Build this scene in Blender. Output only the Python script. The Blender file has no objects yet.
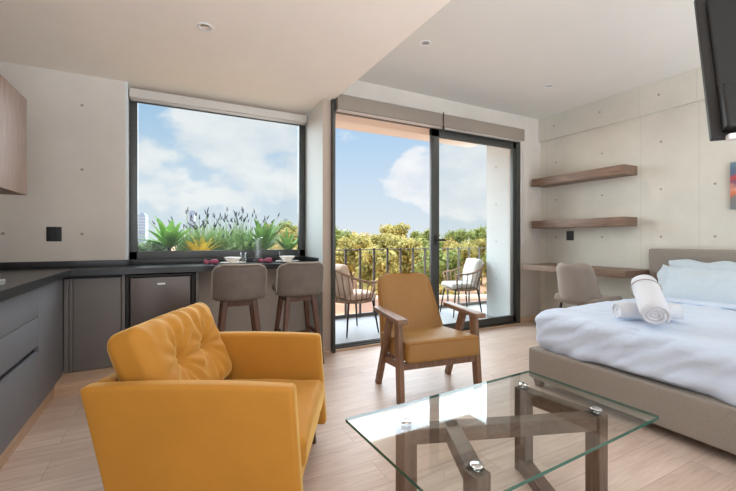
import bpy, bmesh, math, random
from mathutils import Vector, Matrix, noise, Euler

random.seed(7)
PI = math.pi
SC = bpy.context.scene
COL = SC.collection
TH = math.radians(27.645)          # camera yaw to the right of the window wall's normal
HC = 1.13

def S(r, g, b):
    def f(c):
        c /= 255.0
        return c / 12.92 if c <= 0.04045 else ((c + 0.055) / 1.055) ** 2.4
    return (f(r), f(g), f(b), 1.0)

# ------------------------------------------------------------------ materials
def new_mat(name):
    m = bpy.data.materials.new(name)
    m.use_nodes = True
    nt = m.node_tree
    nt.nodes.clear()
    out = nt.nodes.new('ShaderNodeOutputMaterial')
    return m, nt, out

def node(nt, typ, **kw):
    n = nt.nodes.new(typ)
    for k, v in kw.items():
        if k.startswith('i_'):
            key = k[2:].replace('_', ' ')
            n.inputs[key].default_value = v
        else:
            setattr(n, k, v)
    return n

def mat(name, col, rough=0.5, metal=0.0, var=0.0, scale=8.0, stretch=(1, 1, 1), bump=0.0, bscale=None, bdist=0.01,
        sheen=0.0, spec=0.5, col2=None, coat=0.0):
    m, nt, out = new_mat(name)
    b = node(nt, 'ShaderNodeBsdfPrincipled')
    b.inputs['Roughness'].default_value = rough
    b.inputs['Metallic'].default_value = metal
    b.inputs['Specular IOR Level'].default_value = spec
    if sheen:
        b.inputs['Sheen Weight'].default_value = sheen
        b.inputs['Sheen Roughness'].default_value = 0.35
        b.inputs['Sheen Tint'].default_value = (min(1, 0.25 + 1.3 * col[0]), min(1, 0.25 + 1.9 * col[1]), min(1, 0.22 + 1.2 * col[2]), 1)
    if coat:
        b.inputs['Coat Weight'].default_value = coat
        b.inputs['Coat Roughness'].default_value = 0.2
    tc = node(nt, 'ShaderNodeTexCoord')
    mp = node(nt, 'ShaderNodeMapping')
    mp.inputs['Scale'].default_value = stretch
    nt.links.new(tc.outputs['Object'], mp.inputs['Vector'])
    if var or col2:
        nz = node(nt, 'ShaderNodeTexNoise', i_Scale=scale, i_Detail=5.0, i_Roughness=0.6)
        nt.links.new(mp.outputs['Vector'], nz.inputs['Vector'])
        rp = node(nt, 'ShaderNodeValToRGB')
        c2 = col2 if col2 else tuple(min(1, c * (1 + var)) for c in col[:3]) + (1,)
        c1 = col if col2 else tuple(c * (1 - var) for c in col[:3]) + (1,)
        rp.color_ramp.elements[0].position = 0.3
        rp.color_ramp.elements[1].position = 0.7
        rp.color_ramp.elements[0].color = c1
        rp.color_ramp.elements[1].color = c2
        nt.links.new(nz.outputs['Fac'], rp.inputs['Fac'])
        nt.links.new(rp.outputs['Color'], b.inputs['Base Color'])
    else:
        b.inputs['Base Color'].default_value = col
    if bump:
        bz = node(nt, 'ShaderNodeTexNoise', i_Scale=bscale or scale * 6, i_Detail=4.0)
        nt.links.new(mp.outputs['Vector'], bz.inputs['Vector'])
        bp = node(nt, 'ShaderNodeBump', i_Strength=bump, i_Distance=bdist)
        nt.links.new(bz.outputs['Fac'], bp.inputs['Height'])
        nt.links.new(bp.outputs['Normal'], b.inputs['Normal'])
    nt.links.new(b.outputs['BSDF'], out.inputs['Surface'])
    return m

def glass_mat(name, tint, refl=1.0, ior=1.45):
    m, nt, out = new_mat(name)
    tr = node(nt, 'ShaderNodeBsdfTransparent', i_Color=tint)
    gl = node(nt, 'ShaderNodeBsdfGlossy', i_Roughness=0.0)
    gl.inputs['Color'].default_value = (refl, refl, refl, 1)
    f0 = ((ior - 1) / (ior + 1)) ** 2
    ge = node(nt, 'ShaderNodeNewGeometry')
    dt = node(nt, 'ShaderNodeVectorMath', operation='DOT_PRODUCT')
    nt.links.new(ge.outputs['Normal'], dt.inputs[0]); nt.links.new(ge.outputs['Incoming'], dt.inputs[1])
    ab = node(nt, 'ShaderNodeMath', operation='ABSOLUTE'); nt.links.new(dt.outputs['Value'], ab.inputs[0])
    om = node(nt, 'ShaderNodeMath', operation='SUBTRACT'); om.inputs[0].default_value = 1.0; nt.links.new(ab.outputs[0], om.inputs[1])
    pw_ = node(nt, 'ShaderNodeMath', operation='POWER'); nt.links.new(om.outputs[0], pw_.inputs[0]); pw_.inputs[1].default_value = 5.0
    fr = node(nt, 'ShaderNodeMath', operation='MULTIPLY_ADD')
    nt.links.new(pw_.outputs[0], fr.inputs[0]); fr.inputs[1].default_value = 1 - f0; fr.inputs[2].default_value = f0
    mx = node(nt, 'ShaderNodeMixShader')
    nt.links.new(fr.outputs[0], mx.inputs['Fac'])
    nt.links.new(tr.outputs['BSDF'], mx.inputs[1])
    nt.links.new(gl.outputs['BSDF'], mx.inputs[2])
    nt.links.new(mx.outputs['Shader'], out.inputs['Surface'])
    return m

def wood_mat(name, c1, c2, rough=0.45, axis=0, scale=5.0):
    """grain runs along object axis `axis`"""
    st = [14.0, 14.0, 14.0]
    st[axis] = 0.9
    m, nt, out = new_mat(name)
    b = node(nt, 'ShaderNodeBsdfPrincipled', i_Roughness=rough)
    tc = node(nt, 'ShaderNodeTexCoord')
    mp = node(nt, 'ShaderNodeMapping')
    mp.inputs['Scale'].default_value = st
    nt.links.new(tc.outputs['Object'], mp.inputs['Vector'])
    nz = node(nt, 'ShaderNodeTexNoise', i_Scale=scale, i_Detail=6.0, i_Roughness=0.65, i_Distortion=0.4)
    nt.links.new(mp.outputs['Vector'], nz.inputs['Vector'])
    rp = node(nt, 'ShaderNodeValToRGB')
    rp.color_ramp.elements[0].position = 0.32
    rp.color_ramp.elements[1].position = 0.68
    rp.color_ramp.elements[0].color = c1
    rp.color_ramp.elements[1].color = c2
    nt.links.new(nz.outputs['Fac'], rp.inputs['Fac'])
    nt.links.new(rp.outputs['Color'], b.inputs['Base Color'])
    bp = node(nt, 'ShaderNodeBump', i_Strength=0.08, i_Distance=0.005)
    nt.links.new(nz.outputs['Fac'], bp.inputs['Height'])
    nt.links.new(bp.outputs['Normal'], b.inputs['Normal'])
    nt.links.new(b.outputs['BSDF'], out.inputs['Surface'])
    return m

def floor_mat():
    m, nt, out = new_mat('oak_planks')
    b = node(nt, 'ShaderNodeBsdfPrincipled', i_Roughness=0.42)
    tc = node(nt, 'ShaderNodeTexCoord')
    br = node(nt, 'ShaderNodeTexBrick')
    br.inputs['Scale'].default_value = 1.0
    br.inputs['Brick Width'].default_value = 1.45
    br.inputs['Row Height'].default_value = 0.19
    br.inputs['Mortar Size'].default_value = 0.0011
    br.inputs['Mortar Smooth'].default_value = 0.2
    br.inputs['Color1'].default_value = (0.0, 0.0, 0.0, 1)
    br.inputs['Color2'].default_value = (1.0, 1.0, 1.0, 1)
    br.inputs['Mortar'].default_value = (0.5, 0.5, 0.5, 1)
    br.offset = 0.37
    br.offset_frequency = 2
    nt.links.new(tc.outputs['Object'], br.inputs['Vector'])
    # per-plank shift of the grain
    mul = node(nt, 'ShaderNodeVectorMath', operation='MULTIPLY')
    mul.inputs[1].default_value = (7.0, 3.0, 0.0)
    nt.links.new(br.outputs['Color'], mul.inputs[0])
    add = node(nt, 'ShaderNodeVectorMath', operation='ADD')
    nt.links.new(tc.outputs['Object'], add.inputs[0])
    nt.links.new(mul.outputs['Vector'], add.inputs[1])
    mp = node(nt, 'ShaderNodeMapping')
    mp.inputs['Scale'].default_value = (1.3, 16.0, 1.0)
    nt.links.new(add.outputs['Vector'], mp.inputs['Vector'])
    nz = node(nt, 'ShaderNodeTexNoise', i_Scale=2.2, i_Detail=8.0, i_Roughness=0.62, i_Distortion=0.9)
    nt.links.new(mp.outputs['Vector'], nz.inputs['Vector'])
    rp = node(nt, 'ShaderNodeValToRGB')
    rp.color_ramp.elements[0].position = 0.25
    rp.color_ramp.elements[1].position = 0.75
    rp.color_ramp.elements[0].color = S(186, 162, 146)
    rp.color_ramp.elements[1].color = S(218, 200, 187)
    nt.links.new(nz.outputs['Fac'], rp.inputs['Fac'])
    # plank tone
    tone = node(nt, 'ShaderNodeMix', data_type='RGBA', blend_type='MULTIPLY')
    tone.inputs[0].default_value = 1.0
    tr = node(nt, 'ShaderNodeValToRGB')
    tr.color_ramp.elements[0].color = (0.86, 0.84, 0.82, 1)
    tr.color_ramp.elements[1].color = (1.0, 1.0, 1.0, 1)
    nt.links.new(br.outputs['Color'], tr.inputs['Fac'])
    nt.links.new(rp.outputs['Color'], tone.inputs[6])
    nt.links.new(tr.outputs['Color'], tone.inputs[7])
    gap = node(nt, 'ShaderNodeMix', data_type='RGBA')
    gap.inputs[7].default_value = S(146, 120, 100)
    nt.links.new(br.outputs['Fac'], gap.inputs[0])
    nt.links.new(tone.outputs[2], gap.inputs[6])
    nt.links.new(gap.outputs[2], b.inputs['Base Color'])
    bp = node(nt, 'ShaderNodeBump', i_Strength=0.12, i_Distance=0.004)
    nt.links.new(nz.outputs['Fac'], bp.inputs['Height'])
    nt.links.new(bp.outputs['Normal'], b.inputs['Normal'])
    nt.links.new(b.outputs['BSDF'], out.inputs['Surface'])
    return m

def concrete_mat(name, base, joints_axis=None, joints=()):
    """board-cast concrete: faint cloudy tone and thin panel joints at given world positions (real form joints)"""
    m, nt, out = new_mat(name)
    b = node(nt, 'ShaderNodeBsdfPrincipled', i_Roughness=0.75)
    tc = node(nt, 'ShaderNodeTexCoord')
    nz = node(nt, 'ShaderNodeTexNoise', i_Scale=1.6, i_Detail=8.0, i_Roughness=0.65)
    nt.links.new(tc.outputs['Object'], nz.inputs['Vector'])
    rp = node(nt, 'ShaderNodeValToRGB')
    rp.color_ramp.elements[0].position = 0.3
    rp.color_ramp.elements[1].position = 0.7
    rp.color_ramp.elements[0].color = tuple(c * 0.90 for c in base[:3]) + (1,)
    rp.color_ramp.elements[1].color = tuple(min(1, c * 1.05) for c in base[:3]) + (1,)
    nt.links.new(nz.outputs['Fac'], rp.inputs['Fac'])
    last = rp.outputs['Color']
    if joints_axis is not None:
        sx = node(nt, 'ShaderNodeSeparateXYZ')
        nt.links.new(tc.outputs['Object'], sx.inputs['Vector'])
        for ax, j in joints:
            d = node(nt, 'ShaderNodeMath', operation='SUBTRACT')
            nt.links.new(sx.outputs[ax], d.inputs[0]); d.inputs[1].default_value = j
            a = node(nt, 'ShaderNodeMath', operation='ABSOLUTE')
            nt.links.new(d.outputs[0], a.inputs[0])
            lt = node(nt, 'ShaderNodeMath', operation='LESS_THAN')
            nt.links.new(a.outputs[0], lt.inputs[0]); lt.inputs[1].default_value = 0.004
            mu = node(nt, 'ShaderNodeMath', operation='MULTIPLY')
            nt.links.new(lt.outputs[0], mu.inputs[0]); mu.inputs[1].default_value = 0.28
            mx = node(nt, 'ShaderNodeMix', data_type='RGBA')
            nt.links.new(mu.outputs[0], mx.inputs[0])
            nt.links.new(last, mx.inputs[6])
            mx.inputs[7].default_value = tuple(c * 0.62 for c in base[:3]) + (1,)
            last = mx.outputs[2]
    nt.links.new(last, b.inputs['Base Color'])
    bz = node(nt, 'ShaderNodeTexNoise', i_Scale=30.0, i_Detail=4.0)
    nt.links.new(tc.outputs['Object'], bz.inputs['Vector'])
    bp = node(nt, 'ShaderNodeBump', i_Strength=0.04, i_Distance=0.01)
    nt.links.new(bz.outputs['Fac'], bp.inputs['Height'])
    nt.links.new(bp.outputs['Normal'], b.inputs['Normal'])
    nt.links.new(b.outputs['BSDF'], out.inputs['Surface'])
    return m

def fabric_weave(name, c1, c2, scale=160.0, rough=0.9, sheen=0.1):
    m, nt, out = new_mat(name)
    b = node(nt, 'ShaderNodeBsdfPrincipled', i_Roughness=rough)
    b.inputs['Specular IOR Level'].default_value = 0.15
    b.inputs['Sheen Weight'].default_value = sheen
    tc = node(nt, 'ShaderNodeTexCoord')
    nz = node(nt, 'ShaderNodeTexNoise', i_Scale=scale, i_Detail=3.0, i_Roughness=0.7)
    nt.links.new(tc.outputs['Object'], nz.inputs['Vector'])
    rp = node(nt, 'ShaderNodeValToRGB')
    rp.color_ramp.elements[0].position = 0.35
    rp.color_ramp.elements[1].position = 0.65
    rp.color_ramp.elements[0].color = c1
    rp.color_ramp.elements[1].color = c2
    nt.links.new(nz.outputs['Fac'], rp.inputs['Fac'])
    nt.links.new(rp.outputs['Color'], b.inputs['Base Color'])
    bp = node(nt, 'ShaderNodeBump', i_Strength=0.25, i_Distance=0.002)
    nt.links.new(nz.outputs['Fac'], bp.inputs['Height'])
    nt.links.new(bp.outputs['Normal'], b.inputs['Normal'])
    nt.links.new(b.outputs['BSDF'], out.inputs['Surface'])
    return m

def leaf_mat(name, c1, c2, scale=1.2, trans=0.25):
    m, nt, out = new_mat(name)
    tc = node(nt, 'ShaderNodeTexCoord')
    oi = node(nt, 'ShaderNodeObjectInfo')
    ad = node(nt, 'ShaderNodeVectorMath', operation='ADD')
    nt.links.new(tc.outputs['Object'], ad.inputs[0])
    nt.links.new(oi.outputs['Location'], ad.inputs[1])
    nz = node(nt, 'ShaderNodeTexNoise', i_Scale=scale, i_Detail=5.0, i_Roughness=0.7)
    nt.links.new(ad.outputs['Vector'], nz.inputs['Vector'])
    rp = node(nt, 'ShaderNodeValToRGB')
    rp.color_ramp.elements[0].position = 0.32
    rp.color_ramp.elements[1].position = 0.68
    rp.color_ramp.elements[0].color = c1
    rp.color_ramp.elements[1].color = c2
    nt.links.new(nz.outputs['Fac'], rp.inputs['Fac'])
    d = node(nt, 'ShaderNodeBsdfPrincipled', i_Roughness=0.6)
    d.inputs['Specular IOR Level'].default_value = 0.25
    nt.links.new(rp.outputs['Color'], d.inputs['Base Color'])
    t = node(nt, 'ShaderNodeBsdfTranslucent')
    nt.links.new(rp.outputs['Color'], t.inputs['Color'])
    mx = node(nt, 'ShaderNodeMixShader'); mx.inputs[0].default_value = trans
    nt.links.new(d.outputs['BSDF'], mx.inputs[1])
    nt.links.new(t.outputs['BSDF'], mx.inputs[2])
    nt.links.new(mx.outputs['Shader'], out.inputs['Surface'])
    return m

M = {}
M['floor'] = floor_mat()
M['ceiling'] = mat('ceiling_paint', S(222, 219, 212), 0.85, var=0.02, scale=2)  # upper ceiling's shade put into this greyer tone
M['ceiling_lit'] = mat('ceiling_lit_paint', S(247, 239, 229), 0.85, var=0.02, scale=2)  # lower ceiling: the brighter, warmer light on it put into the colour
M['plaster'] = mat('beige_plaster', S(214, 203, 192), 0.8, var=0.03, scale=3)
M['white_paint'] = mat('white_paint', S(206, 211, 211), 0.7, var=0.02, scale=3)
M['concrete_right'] = concrete_mat('concrete_right', S(211, 208, 197), 0,
                                   [('Y', 2.32), ('Y', 1.80), ('Y', 3.50), ('Y', 0.55)])
M['concrete_back'] = concrete_mat('concrete_back', S(206, 199, 190))
M['tie'] = mat('tie_hole_grey', S(148, 140, 130), 0.9)
M['oak_trim'] = wood_mat('oak_trim', S(186, 156, 130), S(212, 186, 162), axis=0)
M['oak_trim_y'] = wood_mat('oak_trim_y', S(178, 148, 120), S(206, 178, 152), axis=1)
M['alu'] = mat('dark_aluminium', S(72, 74, 72), 0.38, metal=0.35)
M['black_metal'] = mat('black_metal', S(38, 38, 38), 0.45, metal=0.3)
M['glass'] = glass_mat('window_glass', (0.96, 0.98, 0.975, 1), 0.35, 1.4)
M['table_glass'] = glass_mat('table_glass', (0.965, 0.985, 0.975, 1), 0.72, 1.58)
M['table_edge'] = mat('glass_edge', S(38, 88, 76), 0.15, spec=0.8)
M['drink_glass'] = glass_mat('drinking_glass', (0.975, 0.985, 0.985, 1), 1.0, 1.5)
M['blind'] = mat('blind_cream', S(206, 200, 192), 0.7)
M['cassette'] = mat('blind_cassette', S(200, 194, 186), 0.7)
M['cassette_shaded'] = mat('cassette_shaded', S(138, 127, 116), 0.8, var=0.03, scale=3)  # shade above the door put into this darker colour
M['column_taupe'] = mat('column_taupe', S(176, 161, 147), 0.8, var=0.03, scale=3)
M['cab'] = mat('slate_laminate', S(120, 122, 128), 0.5, var=0.03, scale=4)
M['cab2'] = mat('taupe_laminate', S(112, 108, 106), 0.5, var=0.03, scale=4)
M['cab_dark'] = mat('shadow_gap_black', S(28, 28, 30), 0.6)
M['stone'] = mat('black_stone', S(40, 41, 43), 0.3, var=0.12, scale=25)
M['steel'] = mat('brushed_steel', S(200, 200, 200), 0.3, metal=1.0)
M['chrome'] = mat('chrome', S(225, 225, 225), 0.12, metal=1.0)
M['fridge'] = mat('dark_steel_fridge', S(96, 88, 84), 0.32, metal=0.75)
M['walnut_z'] = wood_mat('walnut_upright', S(110, 78, 60), S(152, 116, 94), axis=2)
M['walnut_y'] = wood_mat('walnut_long', S(96, 74, 60), S(138, 112, 94), axis=1)
M['walnut_leg'] = wood_mat('walnut_leg', S(74, 48, 36), S(110, 76, 58), axis=2)
M['brown_leg'] = wood_mat('brown_leg', S(104, 76, 56), S(142, 108, 84), axis=2)
M['brown_arm'] = wood_mat('brown_arm', S(110, 82, 62), S(150, 118, 94), axis=1)
M['table_x'] = wood_mat('table_base_x', S(84, 66, 55), S(116, 94, 80), axis=0)
M['table_z'] = wood_mat('table_base_z', S(84, 66, 55), S(116, 94, 80), axis=2)
M['velvet'] = mat('mustard_velvet', S(180, 124, 42), 0.72, var=0.06, scale=5, bump=0.05, bscale=300, sheen=1.0, spec=0.35)
M['mustard'] = mat('mustard_fabric', S(150, 108, 52), 0.55, var=0.05, scale=6, bump=0.05, bscale=250, sheen=0.3, spec=0.55)
M['piping'] = mat('mustard_piping', S(150, 102, 46), 0.8)
M['suede'] = mat('grey_suede', S(116, 108, 102), 0.9, var=0.12, scale=9, bump=0.06, bscale=200, sheen=0.2, spec=0.15)
M['suede_edge'] = mat('pale_piping', S(168, 160, 150), 0.85)
M['taupe'] = mat('taupe_upholstery', S(142, 130, 120), 0.85, var=0.05, scale=7, bump=0.05, bscale=220, sheen=0.15)
M['bedfab'] = fabric_weave('taupe_weave', S(118, 110, 102), S(162, 153, 143), 420.0)
M['linen'] = mat('white_linen', S(201, 214, 233), 0.85, stretch=(1.4, 0.7, 0.5), bump=0.55, bscale=9, bdist=0.03, sheen=0.1, spec=0.2)
M['pillow'] = mat('pale_blue_cotton', S(194, 207, 217), 0.85, stretch=(1, 0.5, 1.6), bump=0.4, bscale=11, bdist=0.02, sheen=0.1, spec=0.2)
M['terry'] = mat('white_terry', S(216, 219, 226), 0.95, bump=0.4, bscale=260, sheen=0.3, spec=0.1)
M['black_plastic'] = mat('black_plastic', S(20, 19, 19), 0.5)
M['tvback'] = mat('tv_back', S(30, 28, 27), 0.55)
M['cable'] = mat('blue_grey_cable', S(84, 98, 112), 0.5)
M['white_plastic'] = mat('white_plastic', S(225, 225, 225), 0.4)
M['china'] = mat('white_china', S(240, 236, 230), 0.25, coat=0.4)
M['magenta'] = mat('magenta_cloth', S(160, 84, 106), 0.85, var=0.25, scale=40)
M['balcony_tile'] = mat('pale_grey_tile', S(132, 135, 137), 0.55, var=0.06, scale=4)
M['rattan'] = mat('brown_rope', S(150, 122, 100), 0.8)
M['outdoor_cushion'] = mat('outdoor_cushion', S(206, 205, 200), 0.9)
M['outdoor_seat'] = mat('outdoor_seat_beige', S(206, 184, 166), 0.9)
M['rail'] = mat('rail_brown_grey', S(96, 90, 84), 0.5, metal=0.3)
M['earth'] = mat('peach_earth', S(176, 132, 104), 0.95, var=0.12, scale=0.6)
M['lintel'] = mat('peach_plaster', S(226, 208, 192), 0.85)
M['render_wall'] = mat('pale_render', S(196, 172, 156), 0.9, var=0.05, scale=1)
M['bark'] = mat('bark', S(110, 90, 72), 0.9, var=0.2, scale=10)
M['leaf_a'] = leaf_mat('leaf_green', S(126, 122, 62), S(206, 192, 116), 0.9)
M['leaf_b'] = leaf_mat('leaf_olive', S(150, 130, 66), S(222, 202, 128), 0.9)
M['leaf_c'] = leaf_mat('leaf_deep', S(98, 112, 54), S(170, 176, 96), 0.9)
M['fan_green'] = leaf_mat('fan_leaf_green', S(92, 146, 62), S(158, 198, 102), 8)
M['fan_deep'] = leaf_mat('fan_leaf_deep', S(76, 124, 56), S(140, 176, 90), 8)
M['fan_yellow'] = leaf_mat('leaf_yellow', S(228, 190, 48), S(248, 226, 100), 8)
M['silver_leaf'] = leaf_mat('silver_leaf', S(120, 150, 100), S(206, 220, 190), 20)
M['grass'] = leaf_mat('lavender_stem', S(122, 156, 96), S(180, 204, 140), 20)
M['spike'] = mat('lavender_spike', S(70, 66, 96), 0.9, var=0.3, scale=60)
M['soil'] = mat('soil', S(80, 62, 48), 1.0, var=0.3, scale=20)
M['tower_band'] = mat('tower_band', S(168, 184, 202), 0.6)  # same distance haze put into the band tone
M['tower'] = mat('haze_blue_tower', S(140, 160, 184), 0.4, var=0.15, scale=0.2)  # distance haze put into the blue tone

# ------------------------------------------------------------------ mesh building
class MB:
    def __init__(self):
        self.bm = bmesh.new()
        self.mi = 0
    def _add(self, vs, fs, mtx=None):
        nv = [self.bm.verts.new(mtx @ Vector(v) if mtx else Vector(v)) for v in vs]
        for f in fs:
            try:
                fc = self.bm.faces.new([nv[i] for i in f])
                fc.material_index = self.mi
            except ValueError:
                pass
        return nv
    def box(self, a, b, bev=0.0, seg=2, mtx=None):
        """box from corner a to corner b"""
        x0, y0, z0 = (min(a[i], b[i]) for i in range(3))
        x1, y1, z1 = (max(a[i], b[i]) for i in range(3))
        c = Vector(((x0 + x1) / 2, (y0 + y1) / 2, (z0 + z1) / 2))
        h = ((x1 - x0) / 2, (y1 - y0) / 2, (z1 - z0) / 2)
        T = Matrix.Translation(c)
        if mtx: T = mtx @ T
        if bev <= 0:
            vs = [(sx * h[0], sy * h[1], sz * h[2]) for sx in (-1, 1) for sy in (-1, 1) for sz in (-1, 1)]
            fs = [(0, 1, 3, 2), (4, 6, 7, 5), (0, 4, 5, 1), (2, 3, 7, 6), (0, 2, 6, 4), (1, 5, 7, 3)]
            self._add(vs, fs, T)
        else:
            self.rbox(h, min(bev, min(h) * 0.98), 2, seg, None, T)
        return self
    def rbox(self, h, r, n=2, seg=3, fn=None, mtx=None):
        """rounded box, half sizes h, n interior divisions per axis (int or 3-tuple), fn(p)->p displaces"""
        if isinstance(n, int): n = (n, n, n)
        ax = []
        for i in range(3):
            inn = h[i] - r
            c = []
            for k in range(seg):
                t = math.tan(PI / 4 * (1 - k / seg))
                c.append(-(inn + r * t))
            inner = [-inn + 2 * inn * k / n[i] for k in range(n[i] + 1)]
            ax.append(c + inner + [-v for v in reversed(c)])
        key = {}
        def vert(p):
            k = tuple(round(v, 6) for v in p)
            if k in key: return key[k]
            q = Vector([max(-(h[i] - r), min(h[i] - r, p[i])) for i in range(3)])
            d = Vector(p) - q
            pos = q + d.normalized() * r if d.length > 1e-9 else q
            if fn: pos = Vector(fn(pos))
            if mtx: pos = mtx @ pos
            v = self.bm.verts.new(pos)
            key[k] = v
            return v
        for a in range(3):
            b, c = (a + 1) % 3, (a + 2) % 3
            for s in (-1, 1):
                for i in range(len(ax[b]) - 1):
                    for j in range(len(ax[c]) - 1):
                        qs = []
                        for (ii, jj) in ((i, j), (i + 1, j), (i + 1, j + 1), (i, j + 1)):
                            p = [0, 0, 0]
                            p[a] = s * h[a]; p[b] = ax[b][ii]; p[c] = ax[c][jj]
                            qs.append(vert(p))
                        if s < 0: qs.reverse()
                        try:
                            f = self.bm.faces.new(qs); f.material_index = self.mi; f.smooth = True
                        except ValueError:
                            pass
        return self
    def bar(self, p0, p1, w, t, up=(0, 0, 1), w1=None, t1=None, bev=0.0):
        """rectangular bar from p0 to p1, width w (sideways) and thickness t (along up)"""
        p0, p1 = Vector(p0), Vector(p1)
        z = (p1 - p0); L = z.length; z.normalize()
        u = Vector(up)
        x = u.cross(z)
        if x.length < 1e-5: x = Vector((1, 0, 0)).cross(z)
        x.normalize(); y = z.cross(x)
        w1 = w if w1 is None else w1; t1 = t if t1 is None else t1
        bb = min(bev, w / 3, t / 3) if bev else 0
        def ring(c, ww, tt):
            a, b = ww / 2, tt / 2
            if bb:
                pts = [(a - bb, b), (-a + bb, b), (-a, b - bb), (-a, -b + bb), (-a + bb, -b), (a - bb, -b), (a, -b + bb), (a, b - bb)]
            else:
                pts = [(a, b), (-a, b), (-a, -b), (a, -b)]
            return [c + x * px + y * py for px, py in pts]
        A = ring(p0, w, t); B = ring(p1, w1, t1); k = len(A)
        fs = [tuple(reversed(range(k))), tuple(range(k, 2 * k))]
        fs += [(i, (i + 1) % k, (i + 1) % k + k, i + k) for i in range(k)]
        self._add(A + B, fs)
        return self
    def tube(self, pts, r, seg=8, closed=False, r1=None):
        pts = [Vector(p) for p in pts]
        n = len(pts); rings = []
        prev = None
        for i, p in enumerate(pts):
            if closed: t = pts[(i + 1) % n] - pts[i - 1]
            else: t = pts[min(i + 1, n - 1)] - pts[max(i - 1, 0)]
            t.normalize()
            if prev is None:
                a = Vector((0, 0, 1)) if abs(t.z) < 0.9 else Vector((1, 0, 0))
                x = a.cross(t).normalized()
            else:
                x = (prev - t * prev.dot(t)).normalized()
            prev = x; y = t.cross(x)
            rr = r if r1 is None else r + (r1 - r) * i / max(1, n - 1)
            rings.append([self.bm.verts.new(p + x * rr * math.cos(2 * PI * k / seg) + y * rr * math.sin(2 * PI * k / seg)) for k in range(seg)])
        m = n if closed else n - 1
        for i in range(m):
            A, B = rings[i], rings[(i + 1) % n]
            for k in range(seg):
                f = self.bm.faces.new((A[k], A[(k + 1) % seg], B[(k + 1) % seg], B[k])); f.smooth = True; f.material_index = self.mi
        if not closed:
            f = self.bm.faces.new(list(reversed(rings[0]))); f.material_index = self.mi
            f = self.bm.faces.new(rings[-1]); f.material_index = self.mi
        return self
    def lathe(self, prof, c=(0, 0, 0), seg=24, wob=None):
        """profile of (r,z), bottom/outside first"""
        rings = []
        for (r, z) in prof:
            if r < 1e-6:
                rings.append([self.bm.verts.new((c[0], c[1], c[2] + z))])
            else:
                rr = []
                for k in range(seg):
                    a = 2 * PI * k / seg
                    q = r * (wob(a, r, z) if wob else 1)
                    rr.append(self.bm.verts.new((c[0] + q * math.cos(a), c[1] + q * math.sin(a), c[2] + z)))
                rings.append(rr)
        for A, B in zip(rings, rings[1:]):
            for k in range(seg):
                if len(A) == 1 and len(B) == 1: continue
                if len(A) == 1: vs = (A[0], B[(k + 1) % seg], B[k])
                elif len(B) == 1: vs = (A[k], A[(k + 1) % seg], B[0])
                else: vs = (A[k], A[(k + 1) % seg], B[(k + 1) % seg], B[k])
                try:
                    f = self.bm.faces.new(vs); f.smooth = True; f.material_index = self.mi
                except ValueError: pass
        return self
    def prism(self, poly, z0, z1, mtx=None):
        n = len(poly)
        vs = [(x, y, z0) for x, y in poly] + [(x, y, z1) for x, y in poly]
        fs = [tuple(reversed(range(n))), tuple(range(n, 2 * n))] + [(i, (i + 1) % n, (i + 1) % n + n, i + n) for i in range(n)]
        self._add(vs, fs, mtx)
        return self
    def shell(self, fn, th, nu=16, nv=12):
        """closed slab of thickness th about the surface fn(u,v), u,v in 0..1; th may be fn"""
        P = [[Vector(fn(i / nu, j / nv)) for j in range(nv + 1)] for i in range(nu + 1)]
        def nrm(i, j):
            a = P[min(i + 1, nu)][j] - P[max(i - 1, 0)][j]
            b = P[i][min(j + 1, nv)] - P[i][max(j - 1, 0)]
            c = a.cross(b)
            return c.normalized() if c.length > 1e-12 else Vector((0, 1, 0))
        F = []; B = []
        for i in range(nu + 1):
            fr, br = [], []
            for j in range(nv + 1):
                e = min(i, nu - i, j, nv - j)
                t = th(i / nu, j / nv) if callable(th) else th
                k = (0.45, 0.85, 1.0)[min(e, 2)]
                n = nrm(i, j)
                fr.append(self.bm.verts.new(P[i][j] + n * t / 2 * k)); br.append(self.bm.verts.new(P[i][j] - n * t / 2 * k))
            F.append(fr); B.append(br)
        def q(*v):
            f = self.bm.faces.new(v); f.smooth = True; f.material_index = self.mi
        for i in range(nu):
            for j in range(nv):
                q(F[i][j], F[i + 1][j], F[i + 1][j + 1], F[i][j + 1])
                q(B[i][j], B[i][j + 1], B[i + 1][j + 1], B[i + 1][j])
        for i in range(nu):
            q(F[i][0], B[i][0], B[i + 1][0], F[i + 1][0])
            q(F[i][nv], F[i + 1][nv], B[i + 1][nv], B[i][nv])
        for j in range(nv):
            q(F[0][j], F[0][j + 1], B[0][j + 1], B[0][j])
            q(F[nu][j], B[nu][j], B[nu][j + 1], F[nu][j + 1])
        return self
    def build(self, name, mats, parent=None, smooth=None, loc=None):
        bm = self.bm
        bmesh.ops.recalc_face_normals(bm, faces=bm.faces) if len(bm.faces) < 60000 else None
        me = bpy.data.meshes.new(name)
        bm.to_mesh(me); bm.free()
        for m in (mats if isinstance(mats, (list, tuple)) else [mats]): me.materials.append(m)
        if smooth: me.shade_smooth()
        o = bpy.data.objects.new(name, me)
        COL.objects.link(o)
        if parent: o.parent = parent
        if loc: o.location = loc
        return o

def tag(o, label=None, cat=None, group=None, kind=None):
    if label: o['label'] = label
    if cat: o['category'] = cat
    if group: o['group'] = group
    if kind: o['kind'] = kind
    return o

def thing(name, label, cat, loc=(0, 0, 0), rz=0.0, group=None, kind=None):
    o = bpy.data.objects.new(name, None)
    o.empty_display_size = 0.1
    COL.objects.link(o)
    o.location = loc; o.rotation_euler = (0, 0, rz)
    return tag(o, label, cat, group, kind)

def struct(o): return tag(o, kind='structure')

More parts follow.
